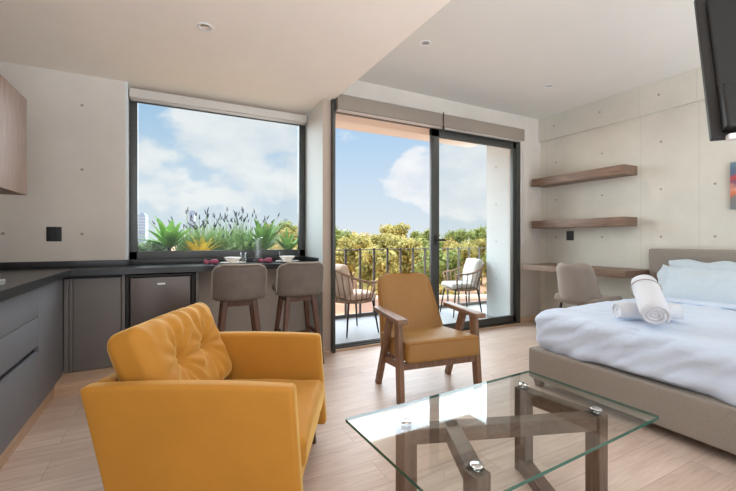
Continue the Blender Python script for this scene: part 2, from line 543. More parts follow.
def dup(root, loc=None, rz=None, label=None, scale=None):
    r = root.copy(); COL.objects.link(r)
    if loc is not None: r.location = loc
    if rz is not None: r.rotation_euler = (0, 0, rz)
    if scale is not None: r.scale = scale
    if label: r['label'] = label
    for ch in list(root.children):
        c = ch.copy(); COL.objects.link(c); c.parent = r
        for g in list(ch.children):
            d = g.copy(); COL.objects.link(d); d.parent = c
    return r

def nz(x, y, z=0.0): return noise.noise(Vector((x, y, z)))

def tie_hole(parent, p, nrm, r=0.0115):
    """shallow round form-tie plug on a concrete face"""
    mb = MB(); n = Vector(nrm)
    mb.tube([Vector(p), Vector(p) + n * 0.002], r, 10)
    return mb.build('tie_hole', M['tie'], parent)

# ------------------------------------------------------------------ room shell
ZL, ZU = 2.53, 2.81
XR = 4.625
REAR = -1.9

fl = MB().box((-1.5, REAR, -0.12), (XR + 0.2, 3.62, 0.0)).build('floor', M['floor']); struct(fl)

cb = MB()
cb.box((-1.5, REAR, ZL), (1.461, 4.3, 3.2))
struct(cb.build('ceiling_kitchen', M['ceiling_lit']))
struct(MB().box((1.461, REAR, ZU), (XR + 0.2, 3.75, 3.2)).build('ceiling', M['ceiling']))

wl = MB().box((-1.5, REAR, 0), (-1.35, 4.3, ZL)).build('wall_left', M['plaster']); struct(wl)

# right concrete wall with the beam along its top
wr = MB().box((XR, REAR, 0), (XR + 0.2, 3.75, ZU)).box((XR - 0.045, REAR, 2.49), (XR, 3.62, ZU)).build('wall_right', M['concrete_right']); struct(wr)
for y in (3.36, 2.746, 2.126, 1.675, 1.05, 0.44):
    for z in (1.16, 1.665, 2.17):
        tie_hole(wr, (XR, y, z), (-1, 0, 0))
for y in (3.36, 2.746, 2.126, 1.5):
    tie_hole(wr, (XR - 0.045, y, 2.66), (-1, 0, 0))

# back wall: kitchen part, window apron, column, header over the door, strip right of the door
wb = MB()
wb.box((-1.36, 3.98, 0.0), (-0.338, 4.28, ZL))                # kitchen wall left of the window
struct(wb.build('wall_back', M['concrete_back']))
wk = bpy.data.objects['wall_back']
for (x, z) in ((-0.656, 2.27), (-0.656, 1.724), (-0.656, 1.177), (-1.16, 1.177)):
    tie_hole(wk, (x, 3.98, z), (0, -1, 0))
wa = MB()
wa.box((-0.338, 4.10, 0.0), (1.36, 4.28, 0.945))              # apron below the window
struct(wa.build('wall_back_apron', M['plaster']))
wc = MB()
wc.box((1.352, 3.553, 0.0), (1.44, 4.28, ZL))                 # column between window and door
struct(wc.build('wall_back_column', M['white_paint']))
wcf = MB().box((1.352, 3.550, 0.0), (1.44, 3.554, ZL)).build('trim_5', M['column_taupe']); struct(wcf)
wj = MB().box((-0.345, 3.978, 0.9), (-0.325, 4.12, ZL)).build('trim_6', M['white_paint']); struct(wj)
wh = MB()
wh.box((1.44, 3.60, 2.46), (XR, 3.86, ZU))                    # header
wh.box((4.165, 3.60, 0.0), (XR, 3.75, 2.46))                  # strip right of the door
struct(wh.build('wall_back_header', M['concrete_back']))
wso = MB().box((1.44, 3.605, 2.44), (4.30, 3.86, 2.46)).build('trim_7', M['lintel']); struct(wso)

# skirting
struct(MB().box((4.17, 3.585, 0), (XR, 3.60, 0.075), 0.004).build('baseboard_back', M['oak_trim']))
struct(MB().box((XR - 0.015, 2.2, 0), (XR, 3.585, 0.075), 0.004).build('baseboard_right', M['oak_trim_y']))
struct(MB().box((1.34, 3.535, 0), (4.17, 3.553, 0.02), 0.004).build('trim_8', M['oak_trim']))

# ------------------------------------------------------------------ kitchen window
w = thing('window_1', None, None, (0, 0, 0)); struct(w)
wf = MB()
WX0, WX1, WZ0, WZ1 = -0.325, 1.352, 0.945, 2.50
wf.box((WX0, 4.095, WZ0), (WX0 + 0.066, 4.165, WZ1), 0.004)
wf.box((WX1 - 0.07, 4.095, WZ0), (WX1, 4.165, WZ1), 0.004)
wf.box((WX0, 4.095, WZ0), (WX1, 4.165, WZ0 + 0.075), 0.004)
wf.box((WX0, 4.095, WZ1 - 0.07), (WX1, 4.165, WZ1), 0.004)
wf.build('window_frame', M['alu'], w)
MB().box((WX0 + 0.06, 4.128, WZ0 + 0.07), (WX1 - 0.065, 4.136, WZ1 - 0.06)).build('window_pane', M['glass'], w)

rb = thing('roller_blind', 'cream roller blind rolled up above the kitchen window', 'blind', (0.52, 4.05, 2.42))
rb_ = MB()
rb_.box((-0.84, -0.045, -0.008), (0.825, 0.04, 0.078), 0.012)
rb_.build('cassette', M['cassette'], rb)
MB().tube([(-0.83, 0.0, -0.006), (0.81, 0.0, -0.006)], 0.022, 12).build('rolled_fabric', M['blind'], rb)
MB().box((-0.83, -0.004, -0.04), (0.81, 0.008, -0.024), 0.004).build('bottom_bar', M['alu'], rb)

# ------------------------------------------------------------------ sliding door
DX0, DX1, DZ = 1.44, 4.165, 2.42
d1 = thing('door_1', None, None); struct(d1)
df = MB()
df.box((DX0, 3.553, 0.0), (DX0 + 0.045, 3.66, DZ), 0.003)
df.box((DX1 - 0.075, 3.553, 0.0), (DX1, 3.66, DZ), 0.003)
df.box((DX0, 3.556, DZ + 0.002), (DX1, 3.60, DZ + 0.04), 0.003)
df.box((DX0 - 0.002, 3.50, 0.0), (DX0 + 0.028, 3.553, ZL), 0.002)
df.box((DX0, 3.553, 0.0), (DX1, 3.66, 0.035), 0.003)
df.box((DX0 + 0.02, 3.585, 0.035), (DX1, 3.592, 0.05))
df.box((DX0 + 0.02, 3.622, 0.035), (DX1, 3.629, 0.05))
df.build('door_frame', M['alu'], d1)
lf = MB()
LX0, LX1 = 2.70, 4.10
lf.box((LX0, 3.566, 0.04), (LX0 + 0.115, 3.606, DZ), 0.004)
lf.box((LX1 - 0.06, 3.566, 0.04), (LX1, 3.606, DZ), 0.004)
lf.box((LX0, 3.566, DZ - 0.085), (LX1, 3.606, DZ), 0.004)
lf.box((LX0, 3.566, 0.04), (LX1, 3.606, 0.125), 0.004)
leaf = lf.build('door_leaf', M['alu'], d1)
MB().box((LX0 + 0.11, 3.582, 0.12), (LX1 - 0.055, 3.590, DZ - 0.08)).build('door_pane', M['glass'], leaf)
hd = MB()
hd.box((LX0 + 0.035, 3.556, 1.07), (LX0 + 0.075, 3.568, 1.18), 0.004)
hd.box((LX0 + 0.045, 3.515, 1.115), (LX0 + 0.065, 3.56, 1.135), 0.003)
hd.box((LX0 + 0.045, 3.512, 1.112), (LX0 + 0.165, 3.527, 1.138), 0.005)
hd.build('door_handle', M['black_metal'], leaf)

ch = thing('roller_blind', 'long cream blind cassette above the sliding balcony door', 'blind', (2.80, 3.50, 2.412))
MB().box((-1.328, -0.05, 0.012), (1.325, 0.05, 0.16), 0.004).build('cassette', M['cassette_shaded'], ch)
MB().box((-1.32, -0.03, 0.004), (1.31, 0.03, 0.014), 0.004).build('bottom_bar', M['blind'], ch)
bc = []
x0 = 4.235
for k in range(41):
    t = k / 40
    a = 2 * PI * t
    bc.append((x0 + 0.028 * math.sin(a), 3.585 - 0.004 * math.cos(a), 1.72 + 0.67 * math.cos(a)))
tag(MB().tube(bc, 0.0035, 6, True).build('blind_chain', M['white_plastic']), 'thin white looped blind chain hanging right of the sliding door', 'chain')
pc = thing('pull_cord', 'short dark cord with weight hanging from ceiling above door', 'cord', (2.775, 3.438, 2.35))
MB().tube([(0, 0, 0.06), (0, 0, 0.235)], 0.006, 6).build('cord', M['walnut_leg'], pc)
MB().tube([(0, 0, 0.0), (0, 0, 0.07)], 0.012, 8).build('weight', M['black_metal'], pc)

# ------------------------------------------------------------------ kitchen
ZC = 0.896
wt = thing('worktop', 'black stone L shaped worktop running under the kitchen window', 'worktop', (0, 0, ZC - 0.05))
t = MB()
t.prism([(-1.345, 0.9), (-0.678, 0.9), (-0.678, 3.66), (1.352, 3.66), (1.352, 4.098), (-0.324, 4.098), (-0.324, 3.978), (-1.345, 3.978)], 0.0, 0.05)
t.build('slab', M['stone'], wt)
b = MB()
b.box((-1.345, 3.962, 0.05), (-0.322, 3.978, 0.105), 0.002)
b.box((-0.336, 3.962, 0.05), (-0.318, 4.08, 0.105), 0.002)
b.box((-0.322, 4.078, 0.05), (1.352, 4.095, 0.098), 0.002)
b.box((1.334, 3.67, 0.05), (1.352, 4.08, 0.098), 0.002)
b.build('splashback', M['stone'], wt)

FX = -0.73      # face of the left run
st = MB(); st.box((-0.74, 3.457, 0.0), (0.235, 4.09, 0.085), 0.003)
struct(st.build('trim_1', M['oak_trim']))
struct(MB().box((FX - 0.02, 0.9, 0.0), (FX - 0.002, 3.47, 0.07), 0.002).build('trim_2', M['oak_trim_y']))

dc = thing('drawer_cabinet', 'slate grey handleless drawer cabinet at left edge', 'cabinet', (FX, 2.0, 0.0))
c = MB(); c.box((-0.6, -1.08, 0.07), (-0.022, 1.075, 0.845)); c.build('body', M['cab_dark'], dc)
for (z0, z1) in ((0.648, 0.83), (0.462, 0.643), (0.075, 0.425)):
    for (ya, yb) in ((-1.08, -0.003), (0.003, 1.073)):
        MB().box((-0.022, ya, z0), (0, yb, z1), 0.002).build('drawer', M['cab'], dc)

cc = thing('corner_cabinet', 'plain slate grey cabinet panel in the kitchen corner', 'cabinet', (FX, 3.4, 0.0))
MB().box((-0.6, -0.32, 0.07), (-0.022, 0.57, 0.845)).build('body', M['cab_dark'], cc)
MB().box((-0.022, -0.322, 0.072), (0, 0.30, 0.84), 0.002).build('side_panel', M['cab'], cc)

bcab = thing('base_cabinet', 'taupe grey cabinet with plain door beside the mini fridge', 'cabinet', (-0.51, 3.715, 0.085))
MB().box((-0.20, 0.022, 0.0), (0.185, 0.255, 0.755)).build('body', M['cab_dark'], bcab)
MB().box((-0.158, 0.0, 0.004), (0.158, 0.02, 0.735), 0.002).build('door', M['cab2'], bcab)
MB().box((-0.219, 0.002, 0.0), (-0.188, 0.022, 0.735), 0.002).box((-0.184, 0.0, 0.0), (-0.162, 0.02, 0.735), 0.002).build('filler_strip', M['cab2'], bcab)
MB().box((0.163, -0.01, 0.0), (0.187, 0.25, 0.755), 0.002).build('end_panel', M['cab2'], bcab)

fr = thing('mini_fridge', 'dark steel mini fridge with black frame under the worktop', 'fridge', (-0.055, 3.70, 0.087))
MB().box((-0.25, 0.03, 0.0), (0.25, 0.385, 0.745), 0.004).build('body', M['cab_dark'], fr)
MB().box((-0.235, 0.0, 0.02), (0.225, 0.035, 0.725), 0.008).build('door', M['fridge'], fr)
MB().box((-0.262, 0.005, 0.0), (-0.242, 0.035, 0.745)).box((0.235, 0.005, 0.0), (0.255, 0.035, 0.745)).box((-0.25, 0.005, 0.730), (0.25, 0.035, 0.745)).build('frame', M['black_plastic'], fr)
MB().box((-0.035, -0.004, 0.655), (0.025, 0.002, 0.672), 0.001).build('badge', M['steel'], fr)
struct(MB().box((0.21, 3.71, 0.0), (0.235, 4.098, 0.845), 0.002).build('trim_3', M['cab2']))

uc = thing('wall_cabinet', 'walnut wall cabinet above the worktop at left edge', 'cabinet', (-0.83, 2.2, 1.42))
MB().box((-0.5, -1.2, 0.0), (-0.022, 1.05, 0.63), 0.002).build('body', M['walnut_z'], uc)
for (ya, yb) in ((-1.2, -0.45), (-0.446, 0.30), (0.304, 1.05)):
    MB().box((-0.02, ya, 0.0), (0, yb, 0.63), 0.002).build('door', M['walnut_z'], uc)

ct = thing('cooktop', 'stainless steel cooktop edge on the black worktop', 'cooktop', (-1.03, 2.25, ZC))
MB().box((-0.28, -0.40, 0.0), (0.27, 0.40, 0.008), 0.003).build('plate', M['steel'], ct)
MB().box((0.22, -0.40, 0.008), (0.27, 0.40, 0.028), 0.006).build('rim', M['steel'], ct)
for (x, y) in ((-0.12, -0.2), (-0.12, 0.2), (0.08, -0.2), (0.08, 0.2)):
    MB().lathe([(0.0, 0.008), (0.075, 0.008), (0.075, 0.016), (0.05, 0.018), (0.0, 0.018)], (x, y, 0)).build('burner', M['black_metal'], ct)

# ------------------------------------------------------------------ things on the bar
def setting(x, y, zb=ZC):
    pass
def make_plate(loc, label):
    o = thing('plate', label, 'plate', loc, 0, 'plates on the bar')
    MB().lathe([(0, 0), (0.085, 0.0), (0.12, 0.012), (0.12, 0.016), (0.085, 0.006), (0, 0.006)], seg=36).build('dish', M['china'], o)
    return o
def make_bowl(loc, label):
    o = thing('bowl', label, 'bowl', loc, 0, 'bowls on the bar')
    prof = [(0, 0), (0.032, 0.0), (0.036, 0.008), (0.062, 0.03), (0.082, 0.058), (0.078, 0.058), (0.058, 0.033), (0.03, 0.012), (0, 0.011)]
    MB().lathe(prof, seg=48, wob=lambda a, r, z: 1 + (0.035 * math.cos(8 * a) if z > 0.04 else 0.01 * math.cos(8 * a))).build('vessel', M['china'], o)
    return o
def make_tumbler(loc, label, h=0.105, r=0.031):
    o = thing('tumbler', label, 'glass', loc, 0, 'tumblers on the bar')
    MB().lathe([(0, 0), (r * 0.92, 0), (r, h), (r - 0.003, h), (r * 0.92 - 0.003, 0.01), (0, 0.01)], seg=24).build('vessel', M['drink_glass'], o)
    return o
def make_napkin(loc, rz, label):
    o = thing('napkin', label, 'napkin', loc, rz, 'napkins on the bar')
    def fn(p):
        r = 1 + 0.25 * nz(p.x * 30, p.y * 30, p.z * 30 + loc[0] * 5)
        pinch = 0.35 + 0.65 * min(1, abs(p.x + 0.015) / 0.035)
        return (p.x * 1.2, p.y * r * pinch * 1.25, p.z * r * pinch * 1.25)
    MB().rbox((0.055, 0.024, 0.02), 0.018, (16, 6, 4), 3, fn, Matrix.Translation((0, 0, 0.026))).build('cloth', M['magenta'], o)
    MB().tube([(-0.015 + 0.0, 0.012 * math.cos(a * PI / 6), 0.014 + 0.012 * math.sin(a * PI / 6)) for a in range(12)], 0.004, 6, True).build('napkin_ring', M['spike'], o)
    return o
make_plate((0.545, 3.85, ZC), 'white plate under the bowl behind the left stool')
make_bowl((0.545, 3.85, ZC + 0.0065), 'white scalloped bowl behind the left bar stool')
make_tumbler((0.655, 3.93, ZC), 'clear tumbler between left bowl and carafe')
make_napkin((0.345, 3.80, ZC), 0.25, 'magenta rolled napkin left of the left bowl')
make_plate((1.08, 3.86, ZC), 'white plate under the bowl behind the right stool')
make_bowl((1.08, 3.86, ZC + 0.0065), 'white scalloped bowl behind the right bar stool')
make_tumbler((1.06, 4.01, ZC), 'clear tumbler standing behind the right bowl')
make_napkin((0.845, 3.80, ZC), 0.2, 'magenta rolled napkin between carafe and right bowl')
ca = thing('carafe', 'tall clear glass carafe standing in the middle of the bar', 'carafe', (0.79, 3.90, ZC))
MB().lathe([(0, 0), (0.044, 0), (0.045, 0.05), (0.045, 0.22), (0.043, 0.245), (0.046, 0.258), (0.043, 0.258), (0.040, 0.245), (0.042, 0.22), (0.042, 0.05), (0.041, 0.014), (0, 0.014)], seg=28).build('vessel', M['drink_glass'], ca)

# ------------------------------------------------------------------ bar stools
def make_stool(loc, rz, label):
    o = thing('bar_stool', label, 'stool', loc, rz, 'bar stools at the window bar')
    # local +y faces the bar
    MB().rbox((0.19, 0.19, 0.04), 0.033, 6, 4, lambda p: (p.x * (1 - 0.08 * (p.y + 0.2)), p.y, p.z + 0.01 * (1 - (p.x / 0.19) ** 2)),
              Matrix.Translation((0, 0.04, 0.675))).build('seat', M['suede'], o)
    def back(u, v):
        s = 2 * u - 1
        W = 0.212
        z0, z1 = 0.63, 0.925
        z = z0 + (z1 - z0) * v
        rr = 0.075
        hw = W
        if z > z1 - rr:
            k = (z - (z1 - rr)) / rr
            hw = W - rr + rr * math.sqrt(max(0, 1 - k * k)) if k < 1 else W - rr
        if z < z0 + 0.03:
            k = (z0 + 0.03 - z) / 0.03
            hw = hw - 0.03 + 0.03 * math.sqrt(max(0, 1 - k * k))
        x = s * hw
        y = -0.175 - 0.05 * (v) + 0.10 * (abs(x) / W) ** 2.6
        return (x, y, z)
    bk = MB().shell(back, 0.045, 28, 18).build('backrest', M['suede'], o)
    pts = []
    for k in range(29):
        u = k / 28
        pts.append(back(u, 1.0))
    left = [back(0, v / 12) for v in range(1, 12)]
    right = [back(1, v / 12) for v in range(11, 0, -1)]
    MB().tube([Vector(p) + Vector((0, -0.021, 0.002)) for p in left + pts + right], 0.0075, 6).build('piping', M['suede_edge'], bk)
    fr_ = MB()
    fr_.bar((-0.12, -0.12, 0.60), (0.12, -0.12, 0.60), 0.028, 0.045).bar((-0.12, 0.12, 0.60), (0.12, 0.12, 0.60), 0.028, 0.045)
    fr_.bar((-0.12, -0.12, 0.60), (-0.12, 0.12, 0.60), 0.028, 0.045).bar((0.12, -0.12, 0.60), (0.12, 0.12, 0.60), 0.028, 0.045)
    fr_.build('apron', M['walnut_leg'], o)
    for sx in (-1, 1):
        for sy in (-1, 1):
            MB().bar((sx * 0.115, sy * 0.115, 0.622), (sx * 0.185, sy * 0.19, 0.0), 0.046, 0.046, (0, 1, 0), 0.028, 0.028, 0.006).build('leg', M['walnut_leg'], o)
    fs = MB()
    fs.bar((-0.155, 0.165, 0.22), (0.155, 0.165, 0.22), 0.022, 0.03)
    fs.bar((-0.153, -0.155, 0.28), (-0.153, 0.155, 0.28), 0.02, 0.03).bar((0.153, -0.155, 0.28), (0.153, 0.155, 0.28), 0.02, 0.03)
    fs.build('footrest', M['walnut_leg'], o)
    return o
make_stool((0.53, 3.42, 0), -0.06, 'grey suede bar stool nearer the mini fridge')
make_stool((1.055, 3.44, 0), -0.02, 'grey suede bar stool beside the column and balcony door')

# ------------------------------------------------------------------ mustard velvet armchair (local x = forward, y = chair's left)
def cam_point(lat, d): return (lat * math.cos(TH) + d * math.sin(TH), -lat * math.sin(TH) + d * math.cos(TH))
ax_, ay_ = cam_point(-0.66, 1.77)
ac = thing('armchair', 'mustard velvet armchair with tufted back cushion in the foreground', 'armchair', (ax_, ay_, 0), -TH)
def slope(p):   # outer faces lean inwards towards the floor, back rakes
    k = (0.62 - p.z) / 0.5
    x = p.x
    if x < 0: x = x + 0.13 * k * (-x / 0.4)
    else: x = x + 0.035 * k * (x / 0.4)
    return Vector((x, p.y, p.z))
for s in (-1, 1):
    yc = s * 0.376
    MB().rbox((0.39, 0.037, 0.25), 0.02, (10, 2, 8), 3,
              lambda p: slope(Vector((p.x, p.y + yc, p.z + 0.345 + 0.012 * (1 - ((p.x) / 0.39) ** 2) * (1 if p.z > 0 else 0)))) ).build('arm', M['velvet'], ac)
MB().rbox((0.032, 0.335, 0.24), 0.022, (2, 8, 6), 3,
          lambda p: slope(Vector((p.x - 0.358, p.y, p.z + 0.352)))).build('back', M['velvet'], ac)
MB().rbox((0.33, 0.335, 0.06), 0.015, 4, 3, lambda p: (p.x + 0.055, p.y, p.z + 0.175)).build('seat_base', M['velvet'], ac)
def seatfn(p):
    c = (1 - (p.x / 0.36) ** 2) * (1 - (p.y / 0.33) ** 2)
    z = p.z + (0.022 * max(0, c) if p.z > 0 else 0) + 0.006 * nz(p.x * 7, p.y * 7, 3)
    return (p.x + 0.07 + 0.004 * nz(p.y * 12, p.z * 20, 5), p.y, z + 0.30)
MB().rbox((0.352, 0.322, 0.068), 0.04, (14, 12, 4), 4, seatfn).build('seat_cushion', M['velvet'], ac)
# tufted back cushion: local box then lean
tufts = ((-0.10, 0.005), (0.145, 0.005))
HW, HT, HH = 0.330, 0.10, 0.205
def cushfn(p):
    x, y, z = p.x, p.y, p.z          # x thickness (+x front), y width, z height
    ey = 1 - abs(y / HW) ** 2.2; ez = 1 - abs(z / HH) ** 2.2
    bulge = max(0, ey) * max(0, ez)
    f = x / HT
    x = x * (0.72 + 0.42 * bulge ** 0.6)
    z = z * (1 + 0.05 * (1 - (y / HW) ** 2))
    # pinched corner ears
    cz = abs(p.z / HH); cy = abs(p.y / HW)
    ear = (cz * cy) ** 4
    y = y * (1 + 0.05 * ear); z = z * (1 + 0.06 * ear)
    if f > 0.3:
        for (ty, tz) in tufts:
            dy, dz = p.y - ty, p.z - tz
            r = math.hypot(dy, dz)
            x -= 0.035 * math.exp(-(r / 0.035) ** 2) + 0.045 * math.exp(-(r / 0.12) ** 2)
            a = math.atan2(dz, dy)
            x += 0.006 * math.sin(11 * a + 1.3 * nz(dy * 9, dz * 9, 1)) * math.exp(-((r - 0.09) / 0.07) ** 2)
        # fold between and above the buttons
        x -= 0.012 * math.exp(-((p.z - 0.005) / 0.025) ** 2) * math.exp(-((p.y - 0.03) / 0.11) ** 4)
        for (ty, tz) in tufts:
            x -= 0.009 * math.exp(-((p.y - ty - 0.25 * (p.z - tz) * (1 if ty > 0 else -0.4)) / 0.018) ** 2) * (1 if p.z > tz else 0.4) * math.exp(-((p.z - tz) / 0.16) ** 2)
    x += 0.008 * nz(p.y * 11, p.z * 11, 2.0) * bulge
    if p.z > HH * 0.55:
        z += 0.003 * math.sin(p.y * 70 + 2.5 * nz(p.y * 8, 0, 0)) * max(0, ey)
        x += 0.004 * math.sin(p.y * 60 + 3 * p.z) * (1 if f > 0 else 0)
    return (x, y, z)
lean = Matrix.Translation((-0.215, 0.0, 0.577)) @ Matrix.Rotation(math.radians(-22), 4, 'Y')
cu = MB().rbox((HT, HW, HH), 0.055, (6, 56, 40), 5, cushfn, lean).build('back_cushion', M['velvet'], ac)
for (ty, tz) in tufts:
    q = lean @ Vector(cushfn(Vector((HT, ty, tz))))
    MB().lathe([(0, -0.008), (0.012, -0.006), (0.015, 0.0), (0.011, 0.007), (0, 0.009)], q, 14).build('button', M['piping'], cu)
# seam around the front face of the cushion
seam = []
for k in range(80):
    a = 2 * PI * k / 80
    ca_, sa_ = math.cos(a), math.sin(a)
    e = 0.28
    yy = HW * 0.985 * (abs(ca_) ** e) * (1 if ca_ > 0 else -1)
    zz = HH * 0.985 * (abs(sa_) ** e) * (1 if sa_ > 0 else -1)
    seam.append(lean @ Vector(cushfn(Vector((HT * 0.62, yy, zz)))))
MB().tube(seam, 0.0025, 5, True).build('seam', M['velvet'], cu)
for (x, y) in ((0.36, -0.34), (0.36, 0.34), (-0.24, -0.34), (-0.24, 0.34)):
    MB().bar((x - 0.02, y, 0.125), (x, y, 0.0), 0.045, 0.045, (0, 1, 0), 0.026, 0.026, 0.004).build('leg', M['walnut_leg'], ac)

# ------------------------------------------------------------------ wood framed armchair (local -y = front)
RZ = -TH + math.radians(20)
bx, by = cam_point(0.445, 2.91)
wc_ = thing('lounge_chair', 'mustard upholstered armchair with open wooden frame by the door', 'armchair', (bx, by, 0), RZ)
for s in (-1, 1):
    x = s * 0.315
    MB().bar((x, -0.22, 0.0), (x - s * 0.005, -0.17, 0.56), 0.04, 0.062, (0, 1, 0), 0.04, 0.07, 0.005).build('leg', M['brown_leg'], wc_)
    MB().bar((x, 0.20, 0.0), (x - s * 0.005, -0.03, 0.56), 0.04, 0.05, (0, 1, 0), 0.04, 0.062, 0.005).build('leg', M['brown_leg'], wc_)
    am = MB()
    am.rbox((0.037, 0.24, 0.018), 0.008, (1, 4, 1), 3, lambda p: (p.x * (1 - 0.12 * (p.y / 0.24)) + x, p.y - 0.02, p.z + 0.578 + 0.008 * (p.y / 0.24)))
    am.build('armrest', M['brown_arm'], wc_)
rl = MB()
rl.bar((-0.30, -0.205, 0.255), (0.30, -0.205, 0.255), 0.03, 0.05).bar((-0.30, 0.17, 0.215), (0.30, 0.17, 0.215), 0.03, 0.045)
rl.bar((-0.30, -0.205, 0.255), (-0.30, 0.17, 0.215), 0.025, 0.045).bar((0.30, -0.205, 0.255), (0.30, 0.17, 0.215), 0.025, 0.045)
rl.build('seat_rail', M['brown_leg'], wc_)
tilt = Matrix.Translation((0, -0.02, 0.345)) @ Matrix.Rotation(math.radians(-4), 4, 'X')
sc_ = MB().rbox((0.288, 0.262, 0.072), 0.022, (10, 10, 3), 3, lambda p: (p.x, p.y, p.z + (0.012 * max(0, (1 - (p.x / 0.29) ** 2) * (1 - (p.y / 0.27) ** 2)) if p.z > 0 else 0)), tilt).build('seat_cushion', M['mustard'], wc_)
def ring_pts(hx, hy, z):
    r = 0.02
    pts = []
    for (cx, cy, a0) in ((hx - r, hy - r, 0), (-hx + r, hy - r, 90), (-hx + r, -hy + r, 180), (hx - r, -hy + r, 270)):
        for k in range(5):
            a = math.radians(a0 + 22.5 * k)
            pts.append((cx + r * math.cos(a), cy + r * math.sin(a), z))
    return pts
MB().tube([tilt @ Vector(p) for p in ring_pts(0.285, 0.259, 0.058)], 0.006, 6, True).build('piping', M['piping'], sc_)
def bback(u, v):
    s = 2 * u - 1
    h = 0.53
    z = v * h
    W = 0.285 - 0.05 * v
    rr = 0.075
    hw = W
    if z > h - rr:
        k = (z - (h - rr)) / rr
        hw = W - rr + rr * math.sqrt(max(0, 1 - k * k))
    return (s * hw, 0.215 + 0.20 * v + 0.02 * v * v - 0.012 * (1 - s * s), 0.33 + z * 0.94)
bb_ = MB().shell(bback, 0.085, 20, 20).build('backrest', M['mustard'], wc_)
op = [bback(0, k / 18) for k in range(1, 18)] + [bback(k / 18, 1) for k in range(19)] + [bback(1, k / 18) for k in range(17, 0, -1)]
MB().tube([Vector(p) + Vector((0, -0.02, 0.004)) for p in op], 0.006, 6).build('piping', M['piping'], bb_)

# ------------------------------------------------------------------ glass coffee table
tx0, tx1, ty0, ty1 = 0.628, 1.735, 0.785, 1.397
ctb = thing('coffee_table', 'glass topped coffee table on crossed dark wood base', 'table', (1.183, 1.0925, 0), math.radians(2.2))
hx, hy = (tx1 - tx0) / 2, (ty1 - ty0) / 2
g = MB()
r = 0.006
poly = []
for (cx, cy, a0) in ((hx - r, hy - r, 0), (-hx + r, hy - r, 90), (-hx + r, -hy + r, 180), (hx - r, -hy + r, 270)):
    for k in range(4):
        a = math.radians(a0 + 30 * k)
        poly.append((cx + r * math.cos(a), cy + r * math.sin(a)))
g.prism(poly, 0.408, 0.42)
for f in g.bm.faces:
    f.material_index = 0 if len(f.verts) > 4 else 1
g.build('glass_top', [M['table_glass'], M['table_edge']], ctb)
PA, PB, PC_, PD = Vector((-0.333, -0.181, 0)), Vector((0.398, -0.143, 0)), Vector((0.366, 0.189, 0)), Vector((-0.358, 0.163, 0))
ZT = 0.402; hb = 0.06
def zz(p, z): return (p.x, p.y, z)
for P in (PA, PB, PC_, PD):
    MB().bar(zz(P, 0), zz(P, ZT), 0.062, 0.062, (0, 1, 0), bev=0.003).build('leg', M['table_z'], ctb)
uA = Vector((0.165, 0.31, 0)); 
MB().bar(zz(PD, ZT - hb / 2), zz(PB, ZT - hb / 2), 0.06, hb, bev=0.003).build('cross_bar', M['table_x'], ctb)
MB().bar(zz(PA, ZT - hb / 2), zz(PA + uA * 0.98, ZT - hb / 2), 0.06, hb, bev=0.003).build('top_bar', M['table_x'], ctb)
MB().bar(zz(PC_, ZT - hb / 2), zz(PB, ZT - hb / 2), 0.06, hb, bev=0.003).build('top_bar', M['table_x'], ctb)
MB().bar(zz(PC_, hb / 2), zz(PC_ - uA, hb / 2), 0.06, hb, bev=0.003).build('floor_bar', M['table_x'], ctb)
MB().bar(zz(PA, hb / 2), zz(PD, hb / 2), 0.06, hb, bev=0.003).build('floor_bar', M['table_x'], ctb)
MB().bar(zz(PD, hb / 2), zz(PB, hb / 2), 0.06, hb, bev=0.003).build('floor_bar', M['table_x'], ctb)
for P in (PA, PB, PC_, PD):
    MB().lathe([(0, ZT), (0.010, ZT), (0.010, 0.407), (0.0, 0.407)], (P.x, P.y, 0), 16).lathe([(0, 0.42), (0.021, 0.42), (0.021, 0.4215), (0.019, 0.4225), (0, 0.4225)], (P.x, P.y, 0), 24).build('disc_mount', M['chrome'], ctb)

# ------------------------------------------------------------------ bed
BX0, BX1, BY0, BY1 = 2.475, 4.50, 0.06, 2.04
bed = thing('bed', 'wide bed with taupe woven upholstered base and headboard', 'bed', ((BX0 + BX1) / 2, (BY0 + BY1) / 2, 0))
cx, cy = (BX0 + BX1) / 2, (BY0 + BY1) / 2
MB().rbox(((BX1 - BX0) / 2, (BY1 - BY0) / 2, 0.116), 0.018, 4, 3, None, Matrix.Translation((0, 0, 0.177))).build('base', M['bedfab'], bed)
hbd = MB().rbox((0.05, 1.14, 0.49), 0.022, (2, 6, 4), 3, None, Matrix.Translation((4.565 - cx, 1.055 - cy, 0.545))).build('headboard', M['bedfab'], bed)
MB().tube([(4.522 - cx, -0.03 - cy, 1.012), (4.522 - cx, 2.13 - cy, 1.012)], 0.006, 6).build('piping', M['bedfab'], hbd)
for sx in (-1, 1):
    for sy in (-1, 1):
        MB().bar((sx * (BX1 - BX0 - 0.12) / 2, sy * (BY1 - BY0 - 0.1) / 2, 0.065), (sx * (BX1 - BX0 - 0.12) / 2, sy * (BY1 - BY0 - 0.12) / 2, 0.0), 0.06, 0.06, (0, 1, 0), 0.045, 0.045).build('leg', M['walnut_leg'], bed)
MB().rbox(((BX1 - BX0) / 2 - 0.05, (BY1 - BY0) / 2 - 0.06, 0.115), 0.04, 4, 3, None, Matrix.Translation((0, 0, 0.41))).build('mattress', M['linen'], bed)

